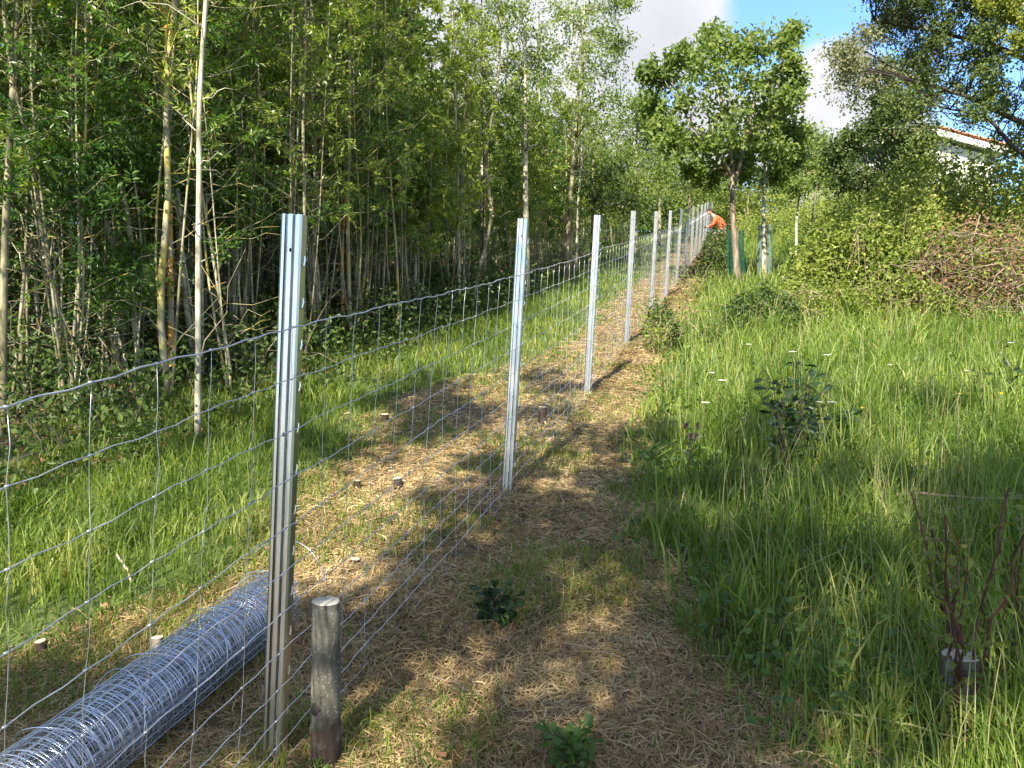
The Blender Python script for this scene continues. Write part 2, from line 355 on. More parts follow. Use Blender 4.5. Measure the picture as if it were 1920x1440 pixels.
# thin out in clumps
tn = wob(p[:, 0], p[:, 1], 2.6, 1.1)
keep &= rng.uniform(0, 1, len(p)) < .55 + .65 * tn
q = p[keep]; mq = mw[keep]; x, y, z = q.T
hh = (.09 + .20 * smooth(-mq / .7)) * (1 + .55 * wob(x, y, 2.2, 9)).clip(.3, 2) * rng.uniform(.55, 1.25, len(q))
hh = np.where(z > 10, hh * 1.1, hh)
hh = hh * np.where(wob(x, y, 3.7, 2.2) > .35, 1.45, 1.0) * np.where(wob(x, y, 2.9, 6.1) < -.45, .55, 1.0)
ww = (.0030 + .0008 * z) * rng.uniform(.6, 1.4, len(q))
g = Geo(); blades(g, x, y, hh, ww, rng.uniform(.10, 1.0, len(q)), ang=rng.uniform(0, 6.28, len(q)))
tag(g.build('tall_grass', M['grass_tall']), 'tall lush green grass growing right of the cut strip', 'grass', kind='stuff')
# seed stalks
k = rng.uniform(0, 1, len(q)) < .035; k &= (mq < -.2)
g = Geo(); blades(g, x[k], y[k], rng.uniform(.35, .62, k.sum()), .0022 + .0004 * z[k], rng.uniform(.05, .45, k.sum()))
tag(g.build('seed_stalks', M['seed']), 'pale grass stalks standing above the tall right-hand grass', 'grass', kind='stuff')
k = (rng.uniform(0, 1, len(q)) < .03); g = Geo(); blades(g, x[k], y[k], rng.uniform(.22, .42, k.sum()), .0075 + .0009 * z[k], rng.uniform(.3, .95, k.sum()))
tag(g.build('broad_blades', M['grass_left']), 'broad arching blades scattered through the tall right-hand grass', 'grass', kind='stuff')
k = (wob(x, y, 1.5, 8) > -.1) & (rng.uniform(0, 1, len(q)) < .22); g = Geo(); m = k.sum()
hb = rng.uniform(.03, .2, m); add_oak_leaves(g, np.stack([x[k], y[k], ground(x[k], y[k]) + hb], 1), unit(rdir(m) * [1, 1, .4]), rng.uniform(.02, .04, m) + .002 * z[k], rng.uniform(.014, .026, m) + .0015 * z[k])
tag(g.build('herb_leaves', M['weed']), 'low broad herb leaves between the tall grass blades', 'herbs', kind='stuff')
k = rng.uniform(0, 1, len(q)) < .08; k &= wob(x, y, 1.2, 2.7) > -.1; g = Geo(); m = k.sum()
blades(g, x[k], y[k], rng.uniform(.08, .24, m), (.003 + .0007 * z[k]), rng.uniform(.6, 1.1, m))
tag(g.build('dead_grass', M['straw']), 'dead straw-coloured blades tangled low in the tall right-hand grass', 'grass', kind='stuff')
# left grass
p = scatter([(1.4, 2.6, 2500), (2.6, 4.2, 3000), (4.2, 7, 2000), (7, 11, 900), (11, 18, 380), (18, 36, 110)], xr=.5)
d = p[:, 0] - fence_x(p[:, 1]); mw = mown(p[:, 0], p[:, 1])
keep = (d < -.3) & (mw < rng.normal(0, .08, len(p))) & (d > -3.1 + .35 * wob(p[:, 0], p[:, 1], 1.3) - np.abs(rng.normal(0, .5, len(p))))
keep &= rng.uniform(0, 1, len(p)) < .7 + .35 * wob(p[:, 0], p[:, 1], 2.9, 2.1)
q = p[keep]; x, y, z = q.T
hh = (.075 + .09 * smooth(-mw[keep] / .6)) * (1 + .45 * wob(x, y, 2.4, 3)) * rng.uniform(.5, 1.3, len(q))
g = Geo(); blades(g, x, y, hh, (.0028 + .0008 * z) * rng.uniform(.6, 1.4, len(q)), rng.uniform(.15, 1.0, len(q)), ang=rng.uniform(0, 6.28, len(q)))
tag(g.build('short_grass', M['grass_left']), 'bright green grass between the fence and the woodland edge', 'grass', kind='stuff')
# cut straw
p = scatter([(1.3, 2.4, 15000), (2.4, 3.6, 15500), (3.6, 5.5, 9000), (5.5, 9, 3400), (9, 16, 1100), (16, 38, 220)], xl=-.74, xr=.6)
mw = mown(p[:, 0], p[:, 1]); keep = (mw > rng.normal(-.12, .08, len(p))) & (rng.uniform(0, 1, len(p)) < .85 + .5 * wob(p[:, 0], p[:, 1], 3.3, 4.4)); q = p[keep]; x, y, z = q.T
n = len(q)
def clippings(g, x, y, L, w, ang):
    n = len(x); D = np.stack([np.cos(ang), np.sin(ang), rng.normal(0, .16, n)], 1); D[:, 2] += .171 * D[:, 1]; D = unit(D)
    nr = unit(rng.normal(size=(n, 3)) * .45 + [0, -.17, 1]); sd = unit(np.cross(D, nr)) * w[:, None] * .5
    zc = ground(x, y) + rng.uniform(.003, .022, n) * (.4 + .6 * (wob(x, y, 5.3, 2) > -.2)); c = np.stack([x, y, zc], 1)
    bow = rng.normal(0, .09, n)[:, None] * L[:, None] * unit(np.cross(D, nr)) + np.abs(rng.normal(0, .05, n))[:, None] * L[:, None] * nr
    p0 = c - D * L[:, None] * .5; p2 = c + D * L[:, None] * .5; p1 = c + bow; p0[:, 2] = np.maximum(p0[:, 2], zc - .008)
    V = np.stack([p0 - sd * .6, p0 + sd * .6, p1 - sd, p1 + sd, p2 - sd * .4, p2 + sd * .4], 1).reshape(-1, 3)
    i = np.arange(n)[:, None] * 6; g.add(V, np.concatenate([i + [0, 1, 3, 2], i + [2, 3, 5, 4]], 1).reshape(-1, 4))
g = Geo(); clippings(g, x, y, rng.uniform(.02, .075, n) * np.where(rng.uniform(0, 1, n) < .10, 1.9, 1), (.0011 + .0007 * z) * rng.uniform(.5, 1.7, n), wob(x, y, 2.0, 2) * 2.2 + rng.normal(0, 1.0, n))
k = rng.uniform(0, 1, n) < .16; blades(g, x[k], y[k], rng.uniform(.02, .055, k.sum()), (.0016 + .0007 * z[k]), rng.uniform(.3, 1.0, k.sum()))
tag(g.build('cut_straw', M['straw']), 'cut dry straw lying over the strip along the fence', 'straw', kind='stuff')
# stray green blades in the strip
k = (rng.uniform(0, 1, n) < .30 * smooth(1.6 * wob(x, y, 1.6, 7.7) + .25) + .015)
g = Geo(); blades(g, x[k], y[k], rng.uniform(.03, .10, k.sum()), (.0024 + .0007 * z[k]), rng.uniform(.3, 1.0, k.sum()))
tag(g.build('green_stubble', M['grass_left']), 'short green blades regrowing through the cut straw', 'grass', kind='stuff')

# ------------------------------------------------------------------ fence posts
LEAN = R(3.1)
AX_UP = np.array([math.sin(LEAN), 0, math.cos(LEAN)])
FD = unit(np.array([.296, 1.0, 0.17]))            # along the fence, uphill
PH = 1.58
def post_base(k): Z = POST_Z[k]; return G(1386 - 1960 / Z, Z)
def post_profile_geo(h=PH):
    """rolled omega section: flange, web with two grooves, flange - thin sheet, swept up the post"""
    c = [(-.034, .032), (-.034, .002), (-.028, -.002), (-.020, -.002), (-.017, .010), (-.011, .010), (-.008, -.002), (.004, -.002), (.009, .009), (.013, .009), (.018, -.002), (.027, -.002),
         (.033, .004), (.036, .034)]
    c = np.array(c) * [.9, 1.0]; t = .0016
    n = len(c); T = np.gradient(c, axis=0); T /= np.linalg.norm(T, axis=1)[:, None]; N = np.stack([-T[:, 1], T[:, 0]], 1)
    loop = np.vstack([c, (c + N * t)[::-1]]); m = len(loop)
    zs = np.array([-.25, 0, .4, .8, 1.2, h - .004, h]); V = []
    for z in zs:
        V.append(np.column_stack([loop, np.full(m, z)]))
    V = np.concatenate(V); i = np.arange(len(zs) - 1)[:, None] * m; j = np.arange(m)[None]; j2 = (j + 1) % m
    q = np.stack([i + j, i + j2, i + m + j2, i + m + j], -1).reshape(-1, 4)
    g = Geo(); g.add(V, q)
    top = (len(zs) - 1) * m
    capq = [(top + a, top + a + 1, top + 2 * n - 2 - a, top + 2 * n - 1 - a) for a in range(n - 1)]
    g.add(np.zeros((0, 3)), None); g.Q.append(np.array(capq))
    return g
M['hole'] = surf_mat('punched_hole', [(.4, (.01, .01, .01)), (.6, (.03, .03, .03))], 5, bump=0)
def make_post(name='steel_fence_post'):
    t = thing(name, 'x', 'fence post')
    post_profile_geo().build('profile', M['galv'], t)
    for i in range(12):
        z = PH - .13 - i * .118
        g = Geo(); g.tube([(.031, .016, z - .014), (.036, .014, z - .010), (.0385, .014, z + .002), (.0375, .014, z + .016)], [.0032, .003, .0026, .0018], 5)
        g.build('wire_hook', M['galv'], t)
    for z in (PH - .10, PH - .62):
        g = Geo(); th = np.linspace(0, 2 * math.pi, 11)[:-1]
        g.add(np.vstack([np.column_stack([.0005 + .003 * np.cos(th), np.full(10, -.0036), z + .006 * np.sin(th)]), [[.0005, -.0036, z]]]), None, [(10, a, (a + 1) % 10) for a in range(10)])
        g.build('punched_hole', M['hole'], t)
    return t
plabels = ['tall galvanised steel post nearest the camera, behind the sawn log stake',
           'second galvanised steel post, standing in sunlit straw beside the brown cut patch',
           'third galvanised steel post up the slope, left of the weedy grass edge',
           'fourth galvanised steel post from the camera, left of the tall weeds',
           'fifth galvanised steel post from the camera along the fence',
           'sixth galvanised steel post from the camera along the fence',
           'seventh galvanised steel post from the camera, before the far cluster']
proto = make_post(); post_proto_children = list(proto.children)
for k in range(15):
    if k == 0: o = proto
    else:
        o = proto.copy(); C.objects.link(o)
        for ch in post_proto_children:
            if k > 5 and not ch.name.startswith('profile'): continue
            c = ch.copy(); C.objects.link(c); c.parent = o
    o.location = post_base(k); o.rotation_euler = (R(random.uniform(-.5, .5)) if k else 0, LEAN + (R(random.uniform(-.5, .5)) if k else 0), R(-6 + random.uniform(-4, 4) * (k > 0)))
    if k > 6: o.scale = (1, 1, 1 + random.uniform(-.03, .03))
    if k < 7: tag(o, plabels[k], 'fence post', 'steel posts along the wire fence')
    elif k < 14: tag(o, 'distant pale steel post bunched with others near the orange-clad person', 'fence post', 'distant bunched steel posts')
    else: tag(o, 'farthest steel post of the fence, directly behind the bending person', 'fence post', 'steel posts along the wire fence')

# ------------------------------------------------------------------ wire netting
WH = [1.27, 1.13, .99, .85, .715, .585, .465, .355, .255, .165, .085, .012]
SP = .168
zs_ = np.arange(.85, 36.2, SP); NS = len(zs_)
fb = np.array([tuple(G(1386 - 1960 / z, z)) for z in zs_])
# smooth the fence foot a little and bring it to the near face of the posts
fb[:, 2] = np.convolve(np.pad(fb[:, 2], 3, mode='edge'), np.ones(7) / 7, 'valid')
side = np.array([.955, -.283, 0]); fb = fb + side * .0 + np.array([.040, -.011, 0])
dp = np.abs((zs_ - 2.25 + 1.2) % 2.4 - 1.2) / 1.2     # 0 at a post, 1 mid span
jr = np.random.default_rng(3)
def wire_pt(i, h, hi):
    b = fb[i]; e = .005 * math.sin(i * 1.7 + hi * 2.1) + .007 * math.sin(i * .23 + hi)
    sw = .018 * dp[i] * math.sin(zs_[i] * .9 + hi * .35)
    return b + AX_UP * (h + e * .5 - .012 * dp[i]) + np.array([sw, 0, 0]) + FD * (.0 + shear[i] * (1.27 - h))
shear = .05 * np.sin(zs_ * .8) * dp + jr.normal(0, .008, NS)
nodes = np.array([[wire_pt(i, h, hi) for i in range(NS)] for hi, h in enumerate(WH)])
fence = thing('wire_fence', 'woven galvanised wire stock netting stretched along the row of steel posts', 'wire fence', tuple(post_base(0)))
inv = np.array(tuple(post_base(0)))
for hi in range(len(WH)):
    P = []
    for i in range(NS - 1):
        a, b = nodes[hi, i], nodes[hi, i + 1]; P.append(a)
        if i < 45:
            cr_ = .0032 * (1 if (i + hi) % 2 else -1)
            P.append(a + (b - a) * .33 + np.array([0, 0, cr_])); P.append(a + (b - a) * .7 + np.array([0, 0, -cr_ * .8]))
    P.append(nodes[hi, -1]); P = np.array(P) - inv
    g = Geo(); r = .0013 if hi else .0021
    zz = np.abs(P[:, 1] + inv[1]); g.tube(P, r + .00007 * zz, 5)
    g.build('line_wire', M['wire'], fence, True)
def stay_geo(g, i):
    P = []
    for hi in range(len(WH)):
        off = np.array([jr.normal(0, .002), 0, 0]); P.append(nodes[hi, i] + off - inv)
        if hi < len(WH) - 1 and i < 60:
            P.append((nodes[hi, i] + nodes[hi + 1, i]) / 2 - inv + FD * jr.normal(0, .004))
    g.tube(P, .0008 + .000035 * zs_[i], 4)
    if i < 40:
        for hi in range(len(WH)):
            c = nodes[hi, i] - inv
            g.tube([c - FD * .006 + AX_UP * .001, c + FD * .006 - AX_UP * .001], .0034 - .0008 * (hi > 0), 6)
for i in range(100):
    g = Geo(); stay_geo(g, i); g.build('stay_wire', M['wire'], fence, True)
g = Geo()
for i in range(100, NS): stay_geo(g, i)
tag(g.build('stay_wires', M['wire'], fence, True), kind='stuff')

# ------------------------------------------------------------------ roll of spare netting
ra = np.array([-.91, 2.93, 0]); rb = np.array([-1.33, 1.56, 0]); RR = .114
ra[2] = ground(ra[0], ra[1]) + RR * .98 + .01; rb[2] = ground(rb[0], rb[1]) + RR * .98 + .01
rax = unit(rb - ra); rl = np.linalg.norm(rb - ra); ru = unit(np.cross(rax, [0, 0, 1])); rw = np.cross(ru, rax)
if rw[2] < 0: rw = -rw
roll = thing('netting_roll', 'large roll of new galvanised wire netting lying on the ground behind the fence', 'wire roll', tuple(ra))
g = Geo(); jr = np.random.default_rng(11)
th = np.linspace(0, 2 * math.pi, 37)
pos = np.sort(np.concatenate([np.linspace(.01, .99, 46)]))
for f in pos:
    for lay in range(7):
        r = RR * (1 - lay * .085) * jr.uniform(.985, 1.015); c = rax * rl * (f + (lay - 3) * .0012 + jr.normal(0, .002)); tl = jr.normal(0, .008, 2)
        ph = jr.uniform(0, 6)
        rr_ = r * (1 + .012 * np.sin(3 * th + ph)); 
        P = c + rr_[:, None] * (np.cos(th)[:, None] * ru + np.sin(th)[:, None] * rw) + rax * (tl[0] * np.cos(th) + tl[1] * np.sin(th))[:, None] * .6
        g.tube(P, .0016 if lay else .0017, 4, False)
for lay in range(7):
    r = RR * (1 - lay * .085)
    for a in np.arange(0, 2 * math.pi, .17 / r / 1.0 * .42) + lay * .8:
        P = []
        for f in np.linspace(0, 1, 14):
            aa = a + .03 * math.sin(f * 5 + a * 3) + jr.normal(0, .008)
            P.append(rax * rl * f + r * 1.008 * (math.cos(aa) * ru + math.sin(aa) * rw))
        g.tube(P, .0014, 4)
g.build('wound_netting', M['wire_roll'], roll, True)
for f, rr_, tl in [(.22, 1.22, .05), (.30, 1.16, -.04), (.42, 1.25, .07), (.55, 1.2, -.05), (.68, 1.24, .06), (.10, 1.2, -.05), (.02, 1.3, .06), (.82, 1.2, .04)]:
    g = Geo(); t2 = np.linspace(-.3, 1.15 * math.pi, 30)
    P = rax * rl * f + RR * (1 + (rr_ - 1) * np.sin((t2 + .3) / (1.15 * math.pi + .3) * math.pi))[:, None] * (np.cos(t2)[:, None] * ru + np.sin(t2)[:, None] * rw) + rax * (tl * np.sin(t2 * 1.3))[:, None]
    g.tube(P, .0017, 5); g.build('loose_wire_loop', M['wire_roll'], roll, True)
for s_ in range(5):
    g = Geo(); a = 1.2 + s_ * .35; P = []
    for f in np.linspace(-.02, .98, 26): P.append(rax * rl * f + RR * (1.10 + .06 * math.sin(f * 7 + s_)) * (math.cos(a + .15 * math.sin(f * 5 + s_)) * ru + math.sin(a + .15 * math.sin(f * 5 + s_)) * rw))
    g.tube(P, .0016, 4); g.build('loose_stay_wire', M['wire_roll'], roll, True)
# springy end loop past the post
g = Geo(); t2 = np.linspace(.1, 2.4, 16)
g.tube(-rax * .02 + .20 * (np.cos(t2)[:, None] * -ru + np.sin(t2)[:, None] * rw) - rax * (.08 * np.sin(t2))[:, None] + ru * .0, .0016, 5); g.build('loose_wire_loop', M['wire_roll'], roll, True)

# ------------------------------------------------------------------ sawn log stake
def bark_stake_mat():
    m, n, l, o = newmat('mottled_bark')
    t = n.new('ShaderNodeTexCoord'); mp = n.new('ShaderNodeMapping'); mp.inputs['Scale'].default_value = (1, 1, .6); l.new(t.outputs['Object'], mp.inputs[0])
    a = n.new('ShaderNodeTexNoise'); a.inputs['Scale'].default_value = 22; a.inputs['Detail'].default_value = 8; l.new(mp.outputs[0], a.inputs['Vector'])
    v = n.new('ShaderNodeTexNoise'); v.inputs['Scale'].default_value = 120; v.inputs['Detail'].default_value = 2; l.new(t.outputs['Object'], v.inputs['Vector'])
    b = ramp(n, l, a.outputs['Fac'], [(.3, (.030, .028, .020)), (.5, (.075, .070, .052)), (.68, (.14, .13, .10))])
    s = ramp(n, l, v.outputs['Fac'], [(.63, (0, 0, 0)), (.70, (1, 1, 1))])
    x = n.new('ShaderNodeMix'); x.data_type = 'RGBA'; l.new(s.outputs[0], x.inputs[0]); l.new(b.outputs[0], x.inputs[6]); x.inputs[7].default_value = (.22, .22, .18, 1)
    # loose darker, damper foot
    sx = n.new('ShaderNodeSeparateXYZ'); l.new(t.outputs['Object'], sx.inputs[0])
    w = n.new('ShaderNodeMath'); w.operation = 'MULTIPLY_ADD'; l.new(a.outputs['Fac'], w.inputs[0]); w.inputs[1].default_value = .35; l.new(sx.outputs[2], w.inputs[2])
    mr = n.new('ShaderNodeMapRange'); l.new(w.outputs[0], mr.inputs[0]); mr.inputs[1].default_value = .30; mr.inputs[2].default_value = .26
    y = n.new('ShaderNodeMix'); y.data_type = 'RGBA'; l.new(mr.outputs[0], y.inputs[0]); l.new(x.outputs[2], y.inputs[6]); y.inputs[7].default_value = (.035, .022, .014, 1)
    p = n.new('ShaderNodeBsdfPrincipled'); l.new(y.outputs[2], p.inputs['Base Color']); p.inputs['Roughness'].default_value = .9
    bp = n.new('ShaderNodeBump'); bp.inputs['Strength'].default_value = .9; bp.inputs['Distance'].default_value = .012; l.new(a.outputs['Fac'], bp.inputs['Height']); l.new(bp.outputs[0], p.inputs['Normal'])
    l.new(p.outputs[0], o.inputs['Surface']); return m
M['stake'] = bark_stake_mat()
def log(name, label, base, h, r, mat, cutmat, group=None, tilt=(0, 0), kn=(), n=28, cat='log stake', flare=.12):
    t = thing(name, label, cat, tuple(base), group); t.rotation_euler = (tilt[0], tilt[1], 0)
    zs = np.linspace(-.06, h, 14); th = np.arange(n) / n * 2 * math.pi; V = []
    for z in zs:
        f = 1 + flare * np.exp(-max(z, 0) / (.25 * h)) ; rr_ = r * f * (1 + .045 * np.sin(2 * th + z * 6) + .025 * np.sin(5 * th + z * 23) + .02 * np.sin(3 * th - z * 41))
        V.append(np.column_stack([rr_ * np.cos(th), rr_ * np.sin(th), np.full(n, z)]))
    V = np.concatenate(V); i = np.arange(len(zs) - 1)[:, None] * n; j = np.arange(n)[None]; j2 = (j + 1) % n
    g = Geo(); g.add(V, np.stack([i + j, i + j2, i + n + j2, i + n + j], -1).reshape(-1, 4))
    g.build('bark', mat, t, True)
    last = V[-n:].copy(); last[:, :2] *= .999; g = Geo(); inn = last.copy(); inn[:, :2] *= .9; inn[:, 2] += .003; cc = [[0, 0, h + .003]]
    g.add(np.vstack([last, inn, cc]), [(a, (a + 1) % n, n + (a + 1) % n, n + a) for a in range(n)], [(2 * n, n + a, n + (a + 1) % n) for a in range(n)])
    g.build('cut_face', cutmat, t)
    for (az, z, s) in kn:
        g = Geo(); c = np.array([math.cos(az), math.sin(az), 0]) * r; e1 = np.array([-math.sin(az), math.cos(az), 0]); e2 = np.array([0, 0, 1.0]); nn_ = np.array([math.cos(az), math.sin(az), 0])
        ph = np.arange(12) / 12 * 2 * math.pi; jj = rng.uniform(.75, 1.2, 12)
        ring = lambda q, o_: c + np.array([0, 0, z]) + nn_ * o_ + q * s * (jj * np.cos(ph))[:, None] * e1 + q * s * 1.15 * (jj * np.sin(ph))[:, None] * e2
        ri, ro = ring(.6, .010), ring(1.0, -.004)
        g.add(np.vstack([ro, ri, [c + np.array([0, 0, z]) + nn_ * .002]]), [(a, (a + 1) % 12, 12 + (a + 1) % 12, 12 + a) for a in range(12)], [(24, 12 + a, 12 + (a + 1) % 12) for a in range(12)])
        g.build('knot', M['bark_dark'], t, True)
    return t
lb = G(611, 2.24)
log('log_stake', 'sawn grey-barked log stake standing upright beside the nearest steel post', lb, .47, .0395, M['stake'], M['cut_grey'], tilt=(0, R(.8)), kn=[(R(-125), .165, .018), (R(-110), .055, .016), (R(-122), .012, .02)])
# cut stumps of cleared saplings (px, Z on the ground, radius, height)
stumps = [(295, 2304 / (1215 - 395), .020, .055, 'small freshly sawn stump with an orange-brown side, behind the wire roll'),
          (80, 2304 / (1215 - 395), .018, .05, 'small pale sawn stump in the grass near the left edge of the view'),
          (748, 2304 / (900 - 395), .026, .06, 'pale-topped cut stump in the brown straw left of the second post'),
          (722, 2304 / (780 - 395), .03, .06, 'dark cut stump at the back of the brown straw patch'),
          (665, 2304 / (1050 - 395), .022, .03, 'low blackened stump in the sunlit straw right of the nearest post'),
          (1016, 2304 / (782 - 395), .03, .12, 'brown upright stump seen between the second and third steel posts'),
          (1790, 2304 / (1372 - 395), .05, .24, 'weathered grey stump at the foot of the red-stemmed sapling'),
          (668, 2304 / (905 - 395), .02, .05, 'thin reddish stump at the left edge of the brown straw')]
for i, (px, Z, r, h, lab) in enumerate(stumps):
    log('tree_stump', lab, G(px, Z), h, r, M['stake'] if i != 0 else M['bark_oak'], M['cut_wood'] if i != 6 else M['cut_grey'], 'cut stumps of cleared saplings', (R(random.uniform(-8, 8)), R(random.uniform(-8, 8))), n=16, cat='stump', flare=.25)

# ------------------------------------------------------------------ trees
def limb(g, a, b, r0, r1, n=6, sag=.06, jit=.03, k=5):
    P = curve_pts(a, b, n, sag, jit); g.tube(P, np.linspace(r0, r1, n), k); return P
def clump_tree(name, label, base, stems, clumps, bark, leafm, group=None, leaf=.08, per=900, oak=True, r0=.09, twr=.006, fill=.35, cat='tree', nl=7, crown_name='crown', part2=None, lk=.45):
    """stems: list of world polylines (first starts at the base); clumps: (centre, radius); limbs run from the nearest stem point into each clump"""
    t = thing(name, label, cat, tuple(base), group); b = np.array(tuple(base)); g = Geo()
    SP_ = []
    for si, st in enumerate(stems):
        Q = spline(st, 18) - b; ra_ = r0 if si == 0 else r0 * .6
        g.tube(Q, ra_ * np.linspace(1.0, .22, 18) * (1 + .25 * np.exp(-np.arange(18) / 1.5) * (si == 0)), 9); SP_.append(Q)
    allp = np.concatenate(SP_); rad_all = np.concatenate([(r0 if i == 0 else r0 * .6) * np.linspace(1, .22, 18) for i in range(len(SP_))])
    lg = Geo(); lg2 = Geo()
    for ci, (c, rr_) in enumerate(clumps):
        c = np.array(tuple(c)) - b; rr_ = rr_ * 1.2
        sc = np.linalg.norm(allp - (c - np.array([0, 0, rr_ * .9])), axis=1) + 10 * np.maximum(0, allp[:, 2] - c[2]) ; i = int(np.argmin(sc))
        L = limb(g, allp[i], c, max(.010, rad_all[i] * lk), .006, 7, .05, .03)
        nt = max(5, int(per / 90)); ends = c + rdir(nt, .15) * rr_ * rng.uniform(.45, 1.0, (nt, 1)) * np.array([1, 1, .8])
        for e in ends:
            s_ = L[random.randint(3, 6)]; limb(g, s_, e, twr, twr * .35, 4, .04, .04, 4)
        # leaf positions in small bunches around twig ends: gappy, bunched
        nb = int(per / nl * 1.5)
        dd = rdir(nb); bc = c + dd * rr_ * np.where(rng.uniform(0, 1, (nb, 1)) < .6, rng.uniform(0, 1, (nb, 1)) ** .5, np.abs(rng.normal(0, .75, (nb, 1)))) * np.array([1, 1, .85])
        mix = rng.uniform(0, 1, nb) < .45
        bc[mix] = ends[rng.integers(0, nt, mix.sum())] + rng.normal(size=(mix.sum(), 3)) * rr_ * .30
        P = np.repeat(bc, nl, 0) + rng.normal(size=(nb * nl, 3)) * leaf * .7
        A = unit(rdir(len(P)) + np.array([0, 0, -.15]))
        tgt = lg2 if (part2 and part2(ci)) else lg
        (add_oak_leaves if oak else add_leaves)(tgt, P, A, leaf * rng.uniform(.7, 1.25, len(P)), leaf * (.62 if oak else .4) * rng.uniform(.7, 1.2, len(P)))
    g.build('trunk', M[bark], t, True)
    lg.build(crown_name, M[leafm[0] if isinstance(leafm, tuple) else leafm], t)
    if lg2.n: lg2.build(crown_name, M[leafm[1]], t)
    return t
def PC(lst, Z, dz=1.0, seed=1):
    r = random.Random(seed); return [(W(px, py, Z + r.uniform(-dz, dz)), rad / 1440 * Z) for px, py, rad in lst]
# first oak with the green guard
Z1 = 16.0
b1 = G(1384, Z1)
clump_tree('oak_tree', 'leafy young oak with a pale trunk rising from the dark green mesh guard', b1,
    [[b1, W(1377, 440, Z1), W(1371, 380, Z1), W(1376, 330, Z1), W(1368, 270, Z1), W(1350, 190, Z1), W(1345, 90, Z1)],
     [W(1377, 345, Z1), W(1384, 320, Z1), W(1400, 260, Z1 + .2), W(1420, 160, Z1 + .4), W(1430, 90, Z1)],
     [W(1372, 330, Z1), W(1350, 290, Z1 - .2), W(1300, 240, Z1 - .5), W(1260, 170, Z1 - .4)]],
    PC([(1350, 88, 34), (1300, 112, 30), (1425, 85, 30), (1466, 80, 22), (1240, 150, 26), (1330, 150, 44), (1398, 150, 40), (1452, 150, 30), (1285, 200, 44), (1365, 215, 42), (1436, 215, 32), (1215, 135, 20),
        (1228, 205, 20), (1484, 120, 16), (1492, 150, 13), (1262, 262, 24), (1325, 275, 26), (1400, 275, 24), (1300, 318, 16), (1335, 60, 20), (1370, 300, 24), (1345, 262, 26), (1390, 325, 16), (1385, 105, 26), (1262, 110, 22), (1480, 185, 20), (1330, 335, 20), (1240, 245, 22), (1488, 56, 14)], Z1, 1.1, 3),
    'bark_oak', 'oak', leaf=.115, per=280, r0=.070)
Z2 = 17.5; b2 = G(1433, Z2)
clump_tree('oak_tree', 'slim oak with a straight pale trunk in the translucent grey guard', b2,
    [[b2, W(1431, 420, Z2), W(1434, 330, Z2), W(1432, 260, Z2), W(1440, 190, Z2)]],
    PC([(1440, 205, 34), (1425, 255, 32), (1475, 240, 26), (1402, 300, 28), (1465, 290, 26), (1492, 262, 18), (1450, 330, 20), (1490, 300, 20)], Z2, .8, 4), 'bark_pale', 'oak', leaf=.105, per=380, r0=.058)
small = [
 ('young oak on a thin pale stem, first behind the guarded pair', 22, (1493, 432), (1500, 290), [(1505, 290, 34), (1478, 325, 26), (1520, 322, 26), (1513, 248, 14), (1495, 350, 22), (1548, 330, 24)], 'bark_pale', 'oak', .045),
 ('thin oak sapling with a slanting pale stem in the middle of the far group', 24, (1523, 415), (1537, 265), [(1540, 268, 26), (1568, 290, 30), (1535, 305, 28), (1570, 325, 26), (1590, 262, 14)], 'bark_olive', 'oak', .04),
 ('dark-stemmed oak standing left in the pair above the brambles', 20, (1628, 418), (1622, 300), [(1615, 285, 34), (1578, 318, 34), (1600, 262, 26), (1590, 345, 26), (1632, 335, 26), (1560, 285, 20)], 'bark_dark', 'oak_dark', .055),
 ('dark-stemmed oak standing right in the pair above the brambles', 20.6, (1642, 412), (1652, 290), [(1655, 290, 34), (1640, 250, 28), (1680, 320, 26), (1650, 335, 24), (1675, 262, 24)], 'bark_dark', 'oak_dark', .05),
 ('tall dark oak whose bare trunk foot shows above the brambles left of the house', 18.5, (1722, 372), (1727, 130), [(1700, 205, 42), (1655, 185, 34), (1745, 170, 40), (1690, 262, 34), (1742, 262, 24), (1650, 232, 30), (1722, 125, 40), (1700, 300, 26), (1665, 130, 28), (1735, 310, 20), (1705, 338, 18)], 'bark_dark', 'oak_dark', .085),
]
for i, (lab, Z, bp_, tp_, cl, bk, lf, r) in enumerate(small):
    b = G(bp_[0], Z)
    clump_tree('oak_tree', lab, b, [[b, W(bp_[0], bp_[1] - 20, Z), W((bp_[0] + tp_[0]) / 2 + 3, (bp_[1] + tp_[1]) / 2, Z), W(*tp_, Z)]], PC(cl, Z, .8, 20 + i), bk, lf, 'oaks beyond the guarded pair', leaf=.10, per=460, r0=r)
